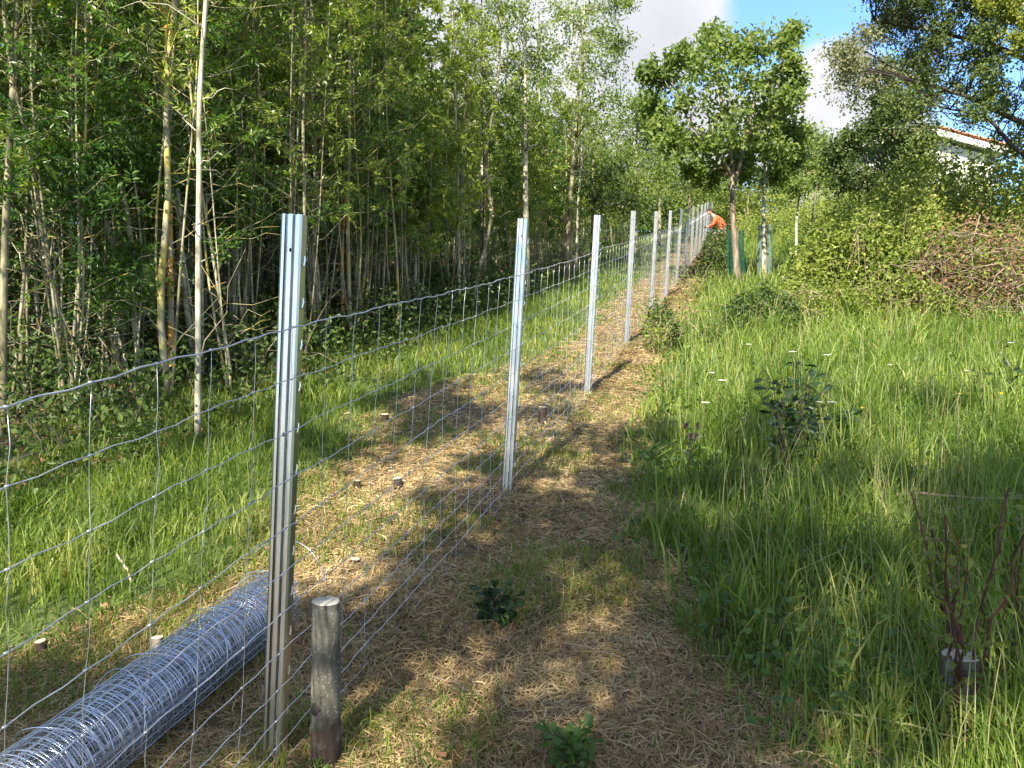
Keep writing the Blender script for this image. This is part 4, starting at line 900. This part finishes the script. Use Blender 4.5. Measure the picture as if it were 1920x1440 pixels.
# ------------------------------------------------------------------ brambles, hedge and dry pile on the right
def bush(name, label, px, Z, rx, ry, h, leafm, n, leaf, group, canes=18, cane_mat='twig_dry', twigs=0, seed=1, stem='bark_dark', top_pow=.5, wd=.7):
    b = G(px, Z); t = thing(name, label, 'bush', tuple(b), group); lr = np.random.default_rng(seed); global rng; old = rng; rng = lr
    u = lr.uniform(0, 2 * math.pi, n); rad = np.sqrt(lr.uniform(0, 1, n)); X = rx * rad * np.cos(u); Y = ry * rad * np.sin(u)
    bump = 1 + .20 * wob(X + px * .1, Y, 1.6, seed) + .24 * wob(X / rx + seed, Y / ry, 2.4, seed) + .14 * wob(X, Y, 5.2, seed)
    topz = h * np.sqrt(np.clip(1 - rad ** 2.6, 0.02, 1)) * bump
    Zf = topz * (1 + lr.normal(0, .05, n) + .16 * (lr.uniform(0, 1, n) < .12) * lr.uniform(0, 1, n) - np.abs(lr.normal(0, .22, n)).clip(0, 1) - .75 * (lr.uniform(0, 1, n) < .16) * lr.uniform(0, 1, n))
    clump = wob(X * 3, Y * 3 + Zf * 2, 1.5, seed + 2); kk = lr.uniform(0, 1, n) < .62 + .7 * clump
    gz = ground(X + b.x, Y + b.y) - b.z
    P = np.stack([X, Y, Zf + gz], 1)[kk]
    g = Geo(); A = unit(rdir(len(P)) + np.array([0, -.2, 0])); nm = unit(lr.normal(size=(len(P), 3)) * .6 + np.array([-.2, -.6, .8]))
    add_leaves(g, P, A, leaf * lr.uniform(.6, 1.3, len(P)), leaf * wd * lr.uniform(.7, 1.2, len(P)), nrm=nm)
    g.build('foliage', M[leafm], t)
    g = Geo()
    for i in range(canes):
        a = lr.uniform(0, 6.28); r1 = lr.uniform(.2, .9); p0 = np.array([rx * r1 * math.cos(a), ry * r1 * math.sin(a), 0]); a2 = a + lr.uniform(-.8, .8); L = lr.uniform(.5, 1.2)
        e = p0 + np.array([math.cos(a2) * L * .5, math.sin(a2) * L * .5, 0]); hz = h * math.sqrt(max(.05, 1 - r1 ** 2.6)) * lr.uniform(.9, 1.18)
        p1 = (p0 + e) / 2 + np.array([0, 0, hz]); e[2] = hz * lr.uniform(.4, .9)
        g = Geo(); g.tube(spline([p0, p0 * .5 + p1 * .5 + np.array([0, 0, .1]), p1, e], 9), np.linspace(.006, .003, 9), 4); g.build('cane', M[cane_mat], t)
    rng = old; return t
BG = 'bramble mounds on the right bank'
bush('bramble_bush', 'highest sunlit bramble mound under the white house', 1830, 14.5, 3.0, 2.6, 2.3, 'bramble', 24000, .085, BG, 26, seed=1)
bush('bramble_bush', 'broad bramble mound beneath the pair of dark-stemmed oaks', 1665, 15.2, 1.8, 1.8, 1.6, 'bramble', 15000, .082, BG, 16, seed=2)
bush('bramble_bush', 'lower front bramble mound with pale dry canes in the middle', 1650, 12.4, 1.65, 1.2, 1.5, 'bramble', 11000, .075, BG, 20, seed=3)
bush('bramble_bush', 'bramble mound at the grass edge nearest the guarded trees', 1565, 13.2, .75, 1.1, .7, 'bramble', 7000, .075, BG, 8, seed=4)
bush('bramble_bush', 'bramble mound filling the slope between the front mound and the highest one', 1745, 13.4, 1.7, 1.4, 1.75, 'bramble', 12000, .078, BG, 16, seed=51)
bush('bramble_bush', 'far bramble bank behind the dark-stemmed pair', 1700, 27, 4.6, 2.5, 1.5, 'bramble', 17000, .085, BG, 10, seed=5)
bush('bramble_bush', 'far bushy bank behind the thin oak saplings', 1560, 32, 4.4, 2.5, 1.3, 'bramble', 14000, .10, BG, 6, seed=6)
bush('bramble_bush', 'distant green bank between the two guarded trees', 1450, 37, 4.5, 3, 2.4, 'bramble', 14000, .13, BG, 0, seed=7)
bush('bramble_bush', 'distant green bank right behind the orange-clad person', 1370, 40, 4, 3, 2.4, 'bramble', 9000, .15, BG, 0, seed=17)
bush('bramble_bush', 'distant low thicket left of the far end of the fence', 1190, 41, 7.5, 3, 2.3, 'bramble_dark', 26000, .2, 'distant thickets', 0, seed=41)
bush('bramble_bush', 'small dull green bush at the path edge right of the fourth post', 1240, 8.9, .22, .3, .52, 'bramble_dark', 1300, .045, 'low bushes in the grass', 4, seed=61)
bush('bramble_bush', 'small scrubby bush at the path edge beyond the fifth post', 1330, 17.5, .35, .7, .6, 'bramble_dark', 1500, .06, 'low bushes in the grass', 3, seed=62)
bush('bramble_bush', 'olive green bush low in the grass below the bramble mounds', 1425, 10.0, .55, .5, .56, 'bramble_dark', 3400, .05, 'low bushes in the grass', 8, seed=8)
bush('bramble_bush', 'leafy low bush right of the olive one, before the brambles', 1530, 10.8, .7, .5, .65, 'bramble', 3400, .05, 'low bushes in the grass', 10, seed=9)
bush('bramble_bush', 'dark bush at the fence just below the orange-clad person', 1352, 22, .55, .8, .95, 'bramble_dark', 2600, .07, 'low bushes in the grass', 0, seed=10)
bush('bramble_bush', 'tangled olive bramble skirt left of the dry brown pile', 1700, 11.0, .9, .6, .6, 'bramble', 4500, .05, 'low bushes in the grass', 16, seed=12)
bush('brush_pile', 'heap of dry brown branches and withered reddish leaves at the right edge', 1850, 11.3, 1.35, .9, 1.35, 'dryleaf', 6500, .05, 'brush heaps', 0, seed=13)
g = Geo(); pb = G(1850, 11.2); pbn = np.array(tuple(pb)); lr = np.random.default_rng(5)
for _ in range(420):
    a = lr.uniform(0, 6.28); r1 = math.sqrt(lr.uniform(0, 1)); p0 = np.array([1.5 * r1 * math.cos(a), .95 * r1 * math.sin(a), 0]); p0[2] = lr.uniform(0, 1.45) * math.sqrt(max(.05, 1 - r1 ** 2))
    dr = unit(np.array([lr.normal(-.6, .8), lr.normal(0, .5), lr.normal(.1, .4)])); L = lr.uniform(.3, 1.2)
    g.tube(curve_pts(p0 - dr * L / 2, p0 + dr * L / 2, 6, lr.uniform(-.03, .10), .05), np.linspace(.006, .002, 6) * lr.uniform(.6, 1.6), 4)
bush('bramble_bush', 'green bramble shoots growing over the top and front of the brown brush heap', 1850, 11.2, 1.6, 1.1, 1.5, 'bramble', 3600, .065, BG, 14, seed=31)
bt = [o for o in bpy.data.objects if o.name.startswith('brush_pile')][0]
o = g.build('branches', M['twig_dry'], bt); o.location = Vector(pbn) - bt.location

# ------------------------------------------------------------------ leafy weeds and saplings
def plant(name, label, base, stems, leafm, stemm, leaf, nleaf, spread, h, cat='plant', group=None, wd=.5, seed=1, sr_=.004, whorl=True, droop=.2, heads=None):
    global rng; old = rng; rng = np.random.default_rng(seed); rl_ = random.Random(seed)
    t = thing(name, label, cat, tuple(base), group); sg = Geo(); lg = Geo()
    for i in range(stems):
        a = rl_.uniform(0, 6.28); sp = spread * rl_.uniform(.15, 1); hh_ = h * rl_.uniform(.6, 1.0)
        P = spline([(0 + .02 * math.cos(a), .02 * math.sin(a), -.02), (sp * .4 * math.cos(a), sp * .4 * math.sin(a), hh_ * .55), (sp * math.cos(a), sp * math.sin(a), hh_)], 9)
        P[1:-1] += rng.normal(size=(7, 3)) * .012 * h
        sg.tube(P, np.linspace(sr_, sr_ * .5, 9), 5)
        m = nleaf; t_ = rng.uniform(.25, 1.0, m); bs = np.stack([np.interp(t_, np.linspace(0, 1, 9), P[:, c]) for c in range(3)], 1)
        A = unit(rdir(m) * np.array([1, 1, .35]) + np.array([0, 0, -droop + .25]))
        # short petiole then leaf
        for q in range(m): sg.tube([bs[q], bs[q] + A[q] * leaf * .4], sr_ * .35, 3)
        add_oak_leaves(lg, bs + A * leaf * .35, A, leaf * rng.uniform(.6, 1.2, m), leaf * wd * rng.uniform(.7, 1.2, m))
        if heads:
            hg = Geo(); c = P[-1]; add_leaves(hg, np.repeat(c[None], 16, 0), rdir(16, .5), .035, .016); hg.build('seed_head', M[heads], t)
    sg.build('stems', M[stemm], t); lg.build('leaves', M[leafm], t); rng = old; return t
plant('elder_plant', 'dark bushy young elder plant standing in the middle of the tall grass', G(1480, PX(895)), 8, 'weed_dark', 'bark_dark', .085, 22, .22, .80, group=None, seed=3, sr_=.005, wd=.42)
plant('elder_plant', 'shorter dark spreading shoot at the right foot of the young elder', G(1530, PX(870)), 6, 'weed_dark', 'bark_dark', .08, 18, .24, .42, seed=4, wd=.42)
plant('sapling', 'red-stemmed young sapling with yellow-green leaves in the lower right corner', G(1800, PX(1385)), 8, 'redleaf', 'twig_red', .042, 18, .26, .78, seed=5, sr_=.0055, wd=.5, cat='sapling')
plant('sapling', 'thin reddish shoots reaching the right edge beside the red-stemmed sapling', G(1885, PX(1330)), 7, 'redleaf', 'twig_red', .036, 10, .24, .80, seed=6, sr_=.003, cat='sapling')
plant('weed', 'dark green broad-leaved weed in the middle of the mown strip', G(935, PX(1165)), 11, 'weed_dark', 'bark_dark', .052, 8, .12, .16, seed=7, sr_=.0022, wd=.6, group='leafy weeds')
plant('weed', 'bright green broad-leaved weed at the bottom edge of the strip', G(1075, PX(1425)), 11, 'weed', 'weed', .042, 9, .10, .13, seed=8, sr_=.0022, wd=.65, group='leafy weeds')
plant('weed', 'low round-leaved weed at the left edge below the netting', G(60, PX(945)), 9, 'weed', 'weed', .05, 8, .22, .12, seed=9, sr_=.002, wd=.7, group='leafy weeds')
plant('weed', 'green nettle-like weed in the grass left of the white stem', G(270, PX(860)), 9, 'weed', 'weed', .05, 10, .2, .3, seed=10, sr_=.002, group='leafy weeds')
plant('weed', 'tall weeds growing at the grass edge right of the fourth post', G(1232, PX(668)), 12, 'bramble', 'seed', .07, 14, .35, .62, seed=11, sr_=.005, wd=.3, group='leafy weeds')
plant('weed', 'upright weeds on the grass edge above those by the fourth post', G(1300, PX(560)), 10, 'bramble', 'seed', .09, 14, .5, .7, seed=12, sr_=.006, wd=.3, group='leafy weeds')
plant('weed', 'dull green weeds left of the low olive bush', G(1330, PX(660)), 10, 'bramble_dark', 'seed', .06, 12, .4, .45, seed=13, sr_=.004, wd=.35, group='leafy weeds')
plant('weed', 'dark dead stalks with seed heads at the left edge of the tall grass', G(1290, PX(880)), 4, 'weed_dark', 'bark_dark', .04, 5, .12, .36, seed=14, sr_=.0035, heads='bark_dark', group='dead stalks')
plant('weed', 'thin dark dead stalk leaning in the grass right of the elder plant', G(1700, PX(960)), 3, 'weed_dark', 'bark_dark', .03, 2, .14, .34, seed=15, sr_=.004, group='dead stalks')
plant('weed', 'two dark stalks rising from the grass in front of the elder', G(1645, PX(975)), 2, 'weed_dark', 'bark_dark', .03, 2, .08, .28, seed=16, sr_=.0035, group='dead stalks')
plant('weed', 'dark-leaved shoot beside the grass on the far right edge', G(1905, PX(760)), 4, 'weed_dark', 'bark_dark', .07, 9, .2, .62, seed=17, group='leafy weeds')
plant('weed', 'dark leafy shoot left of the one on the far right edge', G(1840, PX(775)), 3, 'weed_dark', 'bark_dark', .07, 8, .2, .5, seed=18, group='leafy weeds')
# low sprout at the foot of the stake
plant('weed', 'tiny round-leaved sprout at the foot of the log stake', Vector((lb.x + .0, lb.y - .065, float(ground(lb.x, lb.y - .065)))), 5, 'weed', 'weed', .022, 5, .04, .05, seed=19, sr_=.001, wd=.7, group='leafy weeds')
# flat white flowers and buttercups standing in the tall grass
M['petal_white'] = surf_mat('white_petals', [(.3, (.55, .56, .50)), (.7, (.8, .8, .75))], 60, rough=.7, bump=.3)
M['petal_yellow'] = surf_mat('yellow_petals', [(.3, (.65, .45, .02)), (.7, (.8, .62, .04))], 40, rough=.4, bump=0)
fl = [(1335, 702, 'white'), (1478, 712, 'white'), (1535, 757, 'white'), (1550, 668, 'white'), (1668, 687, 'white'), (1812, 698, 'white'), (1896, 645, 'white'), (1403, 648, 'white'), (1353, 716, 'white'), (1322, 758, 'white'), (1560, 757, 'white'),
      (1486, 662, 'white'), (1878, 738, 'yellow'), (1800, 739, 'yellow'), (1618, 765, 'yellow')]
fd = [('left of the elder plant', 0), ('among the elder leaves', 0), ('low at the right of the elder plant', 0), ('above and right of the elder plant', 0), ('in the open grass right of the elder plant', 0), ('in the far right grass', 0), ('nearest the right edge under the brush heap', 0),
      ('at the foot of the olive bush', 0), ('second left of the elder plant', 0), ('lowest one by the cut strip', 0), ('farthest right beside the elder foliage', 0), ('highest one above the elder tip', 0), ('near the right edge', 0), ('left of the one near the right edge', 0), ('just right of the elder plant', 0)]
for (px, py, c), (where, _) in zip(fl, fd):
    Z = PX(py + 70); top = W(px, py, Z); base = Vector((top.x + .02, top.y + .02, float(ground(top.x, top.y))))
    t = thing('umbel_flower' if c == 'white' else 'buttercup', ('flat white umbel flower ' if c == 'white' else 'small yellow buttercup ') + where, 'flower', tuple(base), 'white umbels in the tall grass' if c == 'white' else 'buttercups in the tall grass')
    rel = np.array(tuple(top - base)); sg = Geo(); sg.tube(curve_pts((0, 0, 0), rel, 6, 0, .02), .0018, 4); g = Geo()
    if c == 'white':
        R0 = random.uniform(.018, .034)
        for q in range(16):
            a = q * 2.4; rr_ = R0 * math.sqrt(q / 16); cc = rel + np.array([math.cos(a) * rr_, math.sin(a) * rr_, .004 - rr_ * .15 + .012]); sg.tube([rel - np.array([0, 0, .012]), cc], .0006, 3)
            th = np.arange(6) / 6 * 6.283; s_ = R0 * .2
            g.add(np.vstack([np.column_stack([cc[0] + s_ * np.cos(th), cc[1] + s_ * np.sin(th), np.full(6, cc[2])]), [cc + [0, 0, s_ * .5]], [cc - [0, 0, s_ * .3]]]), None, [(6, i, (i + 1) % 6) for i in range(6)] + [(7, (i + 1) % 6, i) for i in range(6)])
    else:
        for q in range(5):
            a = q * 1.2566; A = np.array([[math.cos(a), math.sin(a), .6]]); add_leaves(g, rel[None], unit(A), .014, .012)
    sg.build('stem', M['seed'], t); g.build('flower_head' if c == 'white' else 'petals', M['petal_white' if c == 'white' else 'petal_yellow'], t)

# ------------------------------------------------------------------ loose sticks and leaves on the ground
def stick(label, p0, p1, r, mat='twig_dry', lift=.02, name='stick'):
    a = np.array([p0[0], p0[1], float(ground(p0[0], p0[1])) + lift]); b_ = np.array([p1[0], p1[1], float(ground(p1[0], p1[1])) + (p1[2] if len(p1) > 2 else lift)])
    g = Geo(); g.tube(curve_pts(a, b_, 7, .03, .015), np.linspace(r, r * .6, 7), 7); o = g.build(name, M[mat], origin=a); return tag(o, label, 'stick', 'loose sticks on the ground')
g0 = G(250, PX(1075)); stick('short pale cut cane leaning in the grass above the wire roll', (g0.x + .02, g0.y - .05), (g0.x - .08, g0.y + .02, .11), .006, 'cut_wood')
g0 = G(450, PX(1270)); stick('brown twig lying between the wire roll and the nearest post', (g0.x - .1, g0.y - .04), (g0.x + .12, g0.y + .03), .005)
g0 = G(1700, PX(1400)); stick('long arching green-brown shoot lying in the lower right corner', (g0.x - .22, g0.y + .12), (g0.x + .25, g0.y - .08), .004, 'seed', .05)
g0 = G(1830, PX(985)); stick('pale dead branch lying across the grass on the right', (g0.x - .35, g0.y + .12), (g0.x + .4, g0.y - .1), .008, 'twig_dry', .16)
stick('second thinner dead branch crossing the pale one on the right', (g0.x - .25, g0.y - .1), (g0.x + .42, g0.y + .1), .006, 'twig_dry', .14)
g0 = G(1345, PX(1180)); stick('bent grey twig at the right border of the cut strip', (g0.x - .03, g0.y - .08), (g0.x + .04, g0.y + .06), .004)
g0 = G(1120, PX(1225)); stick('thin brown twig lying in the straw right of the dark weed', (g0.x - .12, g0.y + .06), (g0.x + .12, g0.y - .06), .0025)
g0 = G(870, PX(1295)); stick('thin grey twig lying in the straw below the dark weed', (g0.x - .12, g0.y + .07), (g0.x + .07, g0.y - .05), .003)
g = Geo(); lr = np.random.default_rng(9)
for _ in range(26):
    pass
dl = [(905, 1390, 'brown curled dead leaf right of the log stake foot'), (980, 1050, 'pale dead leaf on the straw above the dark weed'), (868, 1062, 'pale dead leaf left of the other above the dark weed'), (675, 1350, 'whitish scrap of bark beside the log stake'), (1160, 1345, 'pale shred on the straw near the right grass'), (190, 1140, 'pale dead leaf in the grass above the wire roll'), (820, 1425, 'tan dead leaf at the bottom edge')]
for px, py, lab in dl:
    b = G(px, PX(py)); g = Geo(); n = 1; a = lr.uniform(0, 6.28)
    add_oak_leaves(g, np.array([tuple(b)]) + [0, 0, .035], unit(np.array([[math.cos(a), math.sin(a), .1]])), .045, .026)
    tag(g.build('dead_leaf', M['dryleaf'], origin=b), lab, 'leaf', 'dead leaves on the straw')

# ------------------------------------------------------------------ house
M['render_wall'] = surf_mat('white_render', [(.3, (.42, .41, .40)), (.7, (.52, .50, .49))], 3, bump=.1)
M['fascia'] = surf_mat('white_paint', [(.3, (.58, .57, .55)), (.7, (.66, .65, .63))], 4, rough=.6, bump=0)
M['tile'] = surf_mat('orange_tile', [(.3, (.36, .12, .055)), (.55, (.55, .20, .10)), (.75, (.62, .30, .17))], 5, bump=.4)
M['glass'] = surf_mat('window_glass', [(.3, (.03, .035, .04)), (.7, (.05, .06, .07))], 2, rough=.1, bump=0)
def house():
    Z = 42.0; rp = W(1742, 249, Z); eave = W(1904, 282, Z)          # ridge end and right eave of the gable that faces us
    hw = (eave.x - rp.x); slope = (rp.z - eave.z) / hw; gz = float(ground(rp.x, rp.y)) - .5; D = 9.0
    base = Vector((rp.x, rp.y, gz)); t = thing('house', 'white rendered house with an orange tiled roof above the bramble bank', 'house', tuple(base)); t.rotation_euler = (0, 0, R(8))
    H = rp.z - gz; He = eave.z - gz; ov = .55
    g = Geo(); w = hw - .7
    f = [(-w, 0, 0), (w, 0, 0), (w, 0, H - slope * w - .34), (0, 0, H - .34), (-w, 0, H - slope * w - .34)]; v = f + [(x, y + D, z) for x, y, z in f]
    g.add(v, [(0, 1, 6, 5)[::-1], (1, 6, 7, 2), (0, 4, 9, 5)], None)
    g.add(v, [(0, 1, 2, 4), (5, 9, 7, 6)], [(4, 2, 3), (9, 8, 7)])
    g.build('wall', M['render_wall'], t)
    for sg in (-1, 1):
        g = Geo(); a = np.array([0, -ov, H]); b_ = np.array([sg * hw, -ov, H - slope * hw]); dx = unit(b_ - a); nn_ = np.array([-dx[2] * sg, 0, dx[0] * sg]); L = np.linalg.norm(b_ - a)
        rows = 16
        for r in range(rows):
            s0, s1 = L * r / rows, L * (r + 1) / rows + .06; p = [a + dx * s0 + nn_ * .16 - [0, .12, 0], a + dx * s1 + nn_ * .24 - [0, .12, 0]]
            for c in range(36):
                y0 = (D + ov) * c / 36; y1 = y0 + (D + ov) / 36 * .97; ym = (y0 + y1) / 2; h_ = .09
                vv = []
                for q in p:
                    vv += [q + [0, y0, 0], q + nn_ * h_ + [0, ym, 0], q + [0, y1, 0]]
                g.add(vv, [(0, 3, 4, 1), (1, 4, 5, 2)], [(3, 5, 4)])
        rf = Geo(); v0 = [a + nn_ * .04, b_ + nn_ * .04, b_ - nn_ * .10, a - nn_ * .10]; v1 = [q + [0, D + ov, 0] for q in v0]
        rf.add(v0 + v1, [(0, 1, 5, 4), (3, 7, 6, 2), (1, 2, 6, 5)])
        roof = rf.build('roof', M['fascia'], t); g.build('tiles', M['tile'], roof)
        bb_ = Geo(); o_ = np.array([0, -.06, 0]); v0 = [a + nn_ * .06 + o_, b_ + nn_ * .06 + o_, b_ - nn_ * .26 + o_, a - nn_ * .26 + o_]; v1 = [q + [0, .05, 0] for q in v0]
        bb_.add(v0 + v1, [(0, 1, 2, 3), (4, 7, 6, 5), (0, 4, 5, 1), (3, 2, 6, 7), (1, 5, 6, 2)]); bb_.build('barge_board', M['fascia'], t)
    g = Geo(); 
    for c in range(18): g.tube([(0, -ov + c * (D + ov) / 18, H + .1), (0, -ov + (c + 1.08) * (D + ov) / 18, H + .12)], .13, 8)
    g.build('ridge_tiles', M['tile'], t)
    for wx in (-1.2, 1.2):
        fr = Geo(); zc_ = H * .42
        for (cx, cz, sx, sz) in [(wx, zc_ + .62, 1.1, .08), (wx, zc_ - .62, 1.1, .08), (wx - .51, zc_, .08, 1.16), (wx + .51, zc_, .08, 1.16)]: fr.box((cx, -.02, cz), (sx, .08, sz))
        fo = fr.build('window', M['fascia'], t); gl = Geo(); gl.box((wx, -.004, zc_), (.94, .012, 1.16)); gl.build('pane', M['glass'], fo)
house()

# ------------------------------------------------------------------ person bending at the far fence
M['jacket'] = surf_mat('orange_jacket', [(.3, (.70, .085, .035)), (.7, (.85, .13, .05))], 6, rough=.75, bump=.2)
M['skin'] = surf_mat('skin', [(.3, (.42, .24, .17)), (.7, (.52, .32, .24))], 20, rough=.55, bump=0)
M['trousers'] = surf_mat('tan_trousers', [(.3, (.20, .15, .10)), (.7, (.30, .23, .16))], 20, bump=.2)
M['hair'] = surf_mat('dark_hair', [(.3, (.012, .009, .007)), (.7, (.035, .025, .02))], 40, bump=.3)
M['boot'] = surf_mat('boot', [(.3, (.02, .015, .012)), (.7, (.05, .04, .03))], 20, bump=.1)
def skin_mesh(name, verts, edges, radii, mat, parent, sub=2, root=0):
    me = bpy.data.meshes.new(name); me.from_pydata(verts, edges, []); me.materials.append(mat)
    o = bpy.data.objects.new(name, me); link(o, parent)
    sk = o.modifiers.new('skin', 'SKIN'); sk.use_smooth_shade = True
    for i, r in enumerate(radii):
        r = r if isinstance(r, tuple) else (r, r); me.skin_vertices[0].data[i].radius = r
    for i in range(len(verts)): me.skin_vertices[0].data[i].use_root = (i == root)
    sb = o.modifiers.new('sub', 'SUBSURF'); sb.levels = sub; sb.render_levels = sub
    return o
def person():
    b = G(1343, 27.5)
    t = thing('person', 'person in an orange jacket bending forward over the fence wires', 'person', tuple(b)); t.rotation_euler = (0, 0, R(-12)); t.scale = (.98, .98, .98)
    # local: faces -X (towards the fence); stooping with bent knees
    V = [(.24, 0, .62), (.20, 0, .78), (.10, 0, .96), (-.04, 0, 1.10), (-.14, 0, 1.19), (-.19, 0, 1.25),
         (-.03, .18, 1.06), (-.13, .22, .84), (-.30, .14, .79), (-.37, .12, .79),
         (-.03, -.18, 1.06), (-.13, -.22, .82), (-.30, -.14, .76), (-.37, -.12, .75),
         (.20, .10, .60), (-.16, .15, .48), (.06, .13, .10), (-.06, .13, .05),
         (.20, -.10, .60), (-.12, -.17, .46), (.12, -.14, .10), (.0, -.14, .05)]
    E = [(0, 1), (1, 2), (2, 3), (3, 4), (4, 5), (3, 6), (6, 7), (7, 8), (8, 9), (3, 10), (10, 11), (11, 12), (12, 13), (0, 14), (14, 15), (15, 16), (16, 17), (0, 18), (18, 19), (19, 20), (20, 21)]
    Rr = [(.13, .11), (.125, .10), (.14, .11), (.13, .10), .05, .05, .055, .042, .03, .028, .055, .042, .03, .028, .085, .06, .045, .035, .085, .06, .045, .035]
    body = skin_mesh('body', V, E, Rr, M['skin'], t)
    import bmesh
    def head():
        bm = bmesh.new(); bmesh.ops.create_uvsphere(bm, u_segments=20, v_segments=14, radius=.1)
        for v in bm.verts:
            v.co.x *= 1.0; v.co.y *= .78; v.co.z *= 1.18
            if v.co.z < -.02: v.co.y *= 1 + v.co.z * 2.0; v.co.x = v.co.x * (1 + v.co.z * 1.2) - .012
            if v.co.x < -.075 and abs(v.co.y) < .02 and -.035 < v.co.z < .02: v.co.x -= .022
        for sy in (-1, 1):
            e = bmesh.ops.create_uvsphere(bm, u_segments=8, v_segments=6, radius=.024)['verts']
            for v in e: v.co = Vector((v.co.x * .8 + .005, v.co.y * .35 + sy * .08, v.co.z * 1.2 - .005))
        me = bpy.data.meshes.new('head'); bm.to_mesh(me); bm.free()
        for p_ in me.polygons: p_.use_smooth = True
        me.materials.append(M['skin']); o = bpy.data.objects.new('head', me); link(o, t); return o
    h = head(); h.location = (-.235, 0, 1.325); h.rotation_euler = (0, R(-30), 0)
    for nm, mt, parts in [('eye', 'hair', [(-.093, .03, .008), (-.093, -.03, .008)]), ]:
        for q in parts:
            g = Geo(); th = np.arange(8) / 8 * 6.283; g.add(np.vstack([np.column_stack([np.full(8, q[0]), q[1] + .010 * np.cos(th), q[2] + .006 * np.sin(th)]), [[q[0] - .003, q[1], q[2]]]]), None, [(8, i, (i + 1) % 8) for i in range(8)]); g.build(nm, M[mt], h)
    bm = bmesh.new(); bmesh.ops.create_uvsphere(bm, u_segments=20, v_segments=14, radius=.112)
    dele = [v for v in bm.verts if v.co.z < -.01 and v.co.x < .03 or v.co.z < -.07 or (v.co.x < -.06 and v.co.z < .045)]; bmesh.ops.delete(bm, geom=dele, context='VERTS')
    for v in bm.verts: v.co.y *= .8; v.co.z *= 1.16
    me = bpy.data.meshes.new('hair'); bm.to_mesh(me); bm.free(); me.materials.append(M['hair']); o = bpy.data.objects.new('hair', me); link(o, h)
    # jacket over torso and arms
    jv = [(.23, 0, .66), (.20, 0, .79), (.10, 0, .96), (-.03, 0, 1.09), (-.11, 0, 1.16), (-.03, .19, 1.06), (-.13, .22, .84), (-.29, .145, .79), (-.03, -.19, 1.06), (-.13, -.225, .82), (-.29, -.145, .76)]
    je = [(0, 1), (1, 2), (2, 3), (3, 4), (3, 5), (5, 6), (6, 7), (3, 8), (8, 9), (9, 10)]
    skin_mesh('jacket', jv, je, [(.18, .16), (.18, .16), (.19, .16), (.165, .13), .07, .078, .062, .046, .078, .062, .046], M['jacket'], t)
    tv = [(.24, 0, .60), (.20, .10, .58), (-.16, .15, .48), (.05, .13, .12), (.20, -.10, .58), (-.12, -.17, .46), (.11, -.14, .12)]
    skin_mesh('trousers', tv, [(0, 1), (1, 2), (2, 3), (0, 4), (4, 5), (5, 6)], [(.15, .13), .11, .078, .06, .11, .078, .06], M['trousers'], t)
    for sy, x in ((.13, .06), (-.14, .12)):
        skin_mesh('boot', [(x + .02, sy, .14), (x + .02, sy, .05), (x - .12, sy, .035), (x - .18, sy, .03)], [(0, 1), (1, 2), (2, 3)], [.06, .055, .045, .03], M['boot'], t)
    for sy, z0 in ((.11, .79), (-.11, .75)):
        hv = [(-.60, sy, z0), (-.65, sy, z0 - .01)]; he = [(0, 1)]; hr = [.026, (.036, .018)]
        for k_ in range(4):
            o_ = (k_ - 1.5) * .02; l_ = [.062, .072, .068, .052][k_]; i0 = len(hv)
            hv += [(-.67, sy + o_, z0 - .012), (-.67 - l_ * .5, sy + o_, z0 - .02), (-.67 - l_ * .8, sy + o_, z0 - .045)]; he += [(1, i0), (i0, i0 + 1), (i0 + 1, i0 + 2)]; hr += [.010, .009, .008]
        i0 = len(hv); s_ = -1 if sy > 0 else 1; hv += [(-.635, sy + s_ * .035, z0 - .012), (-.665, sy + s_ * .055, z0 - .03)]; he += [(0, i0), (i0, i0 + 1)]; hr += [.011, .009]
        skin_mesh('hand', [(q[0] + .23, q[1], q[2]) for q in hv], he, hr, M['hair'], t, 1)
person()
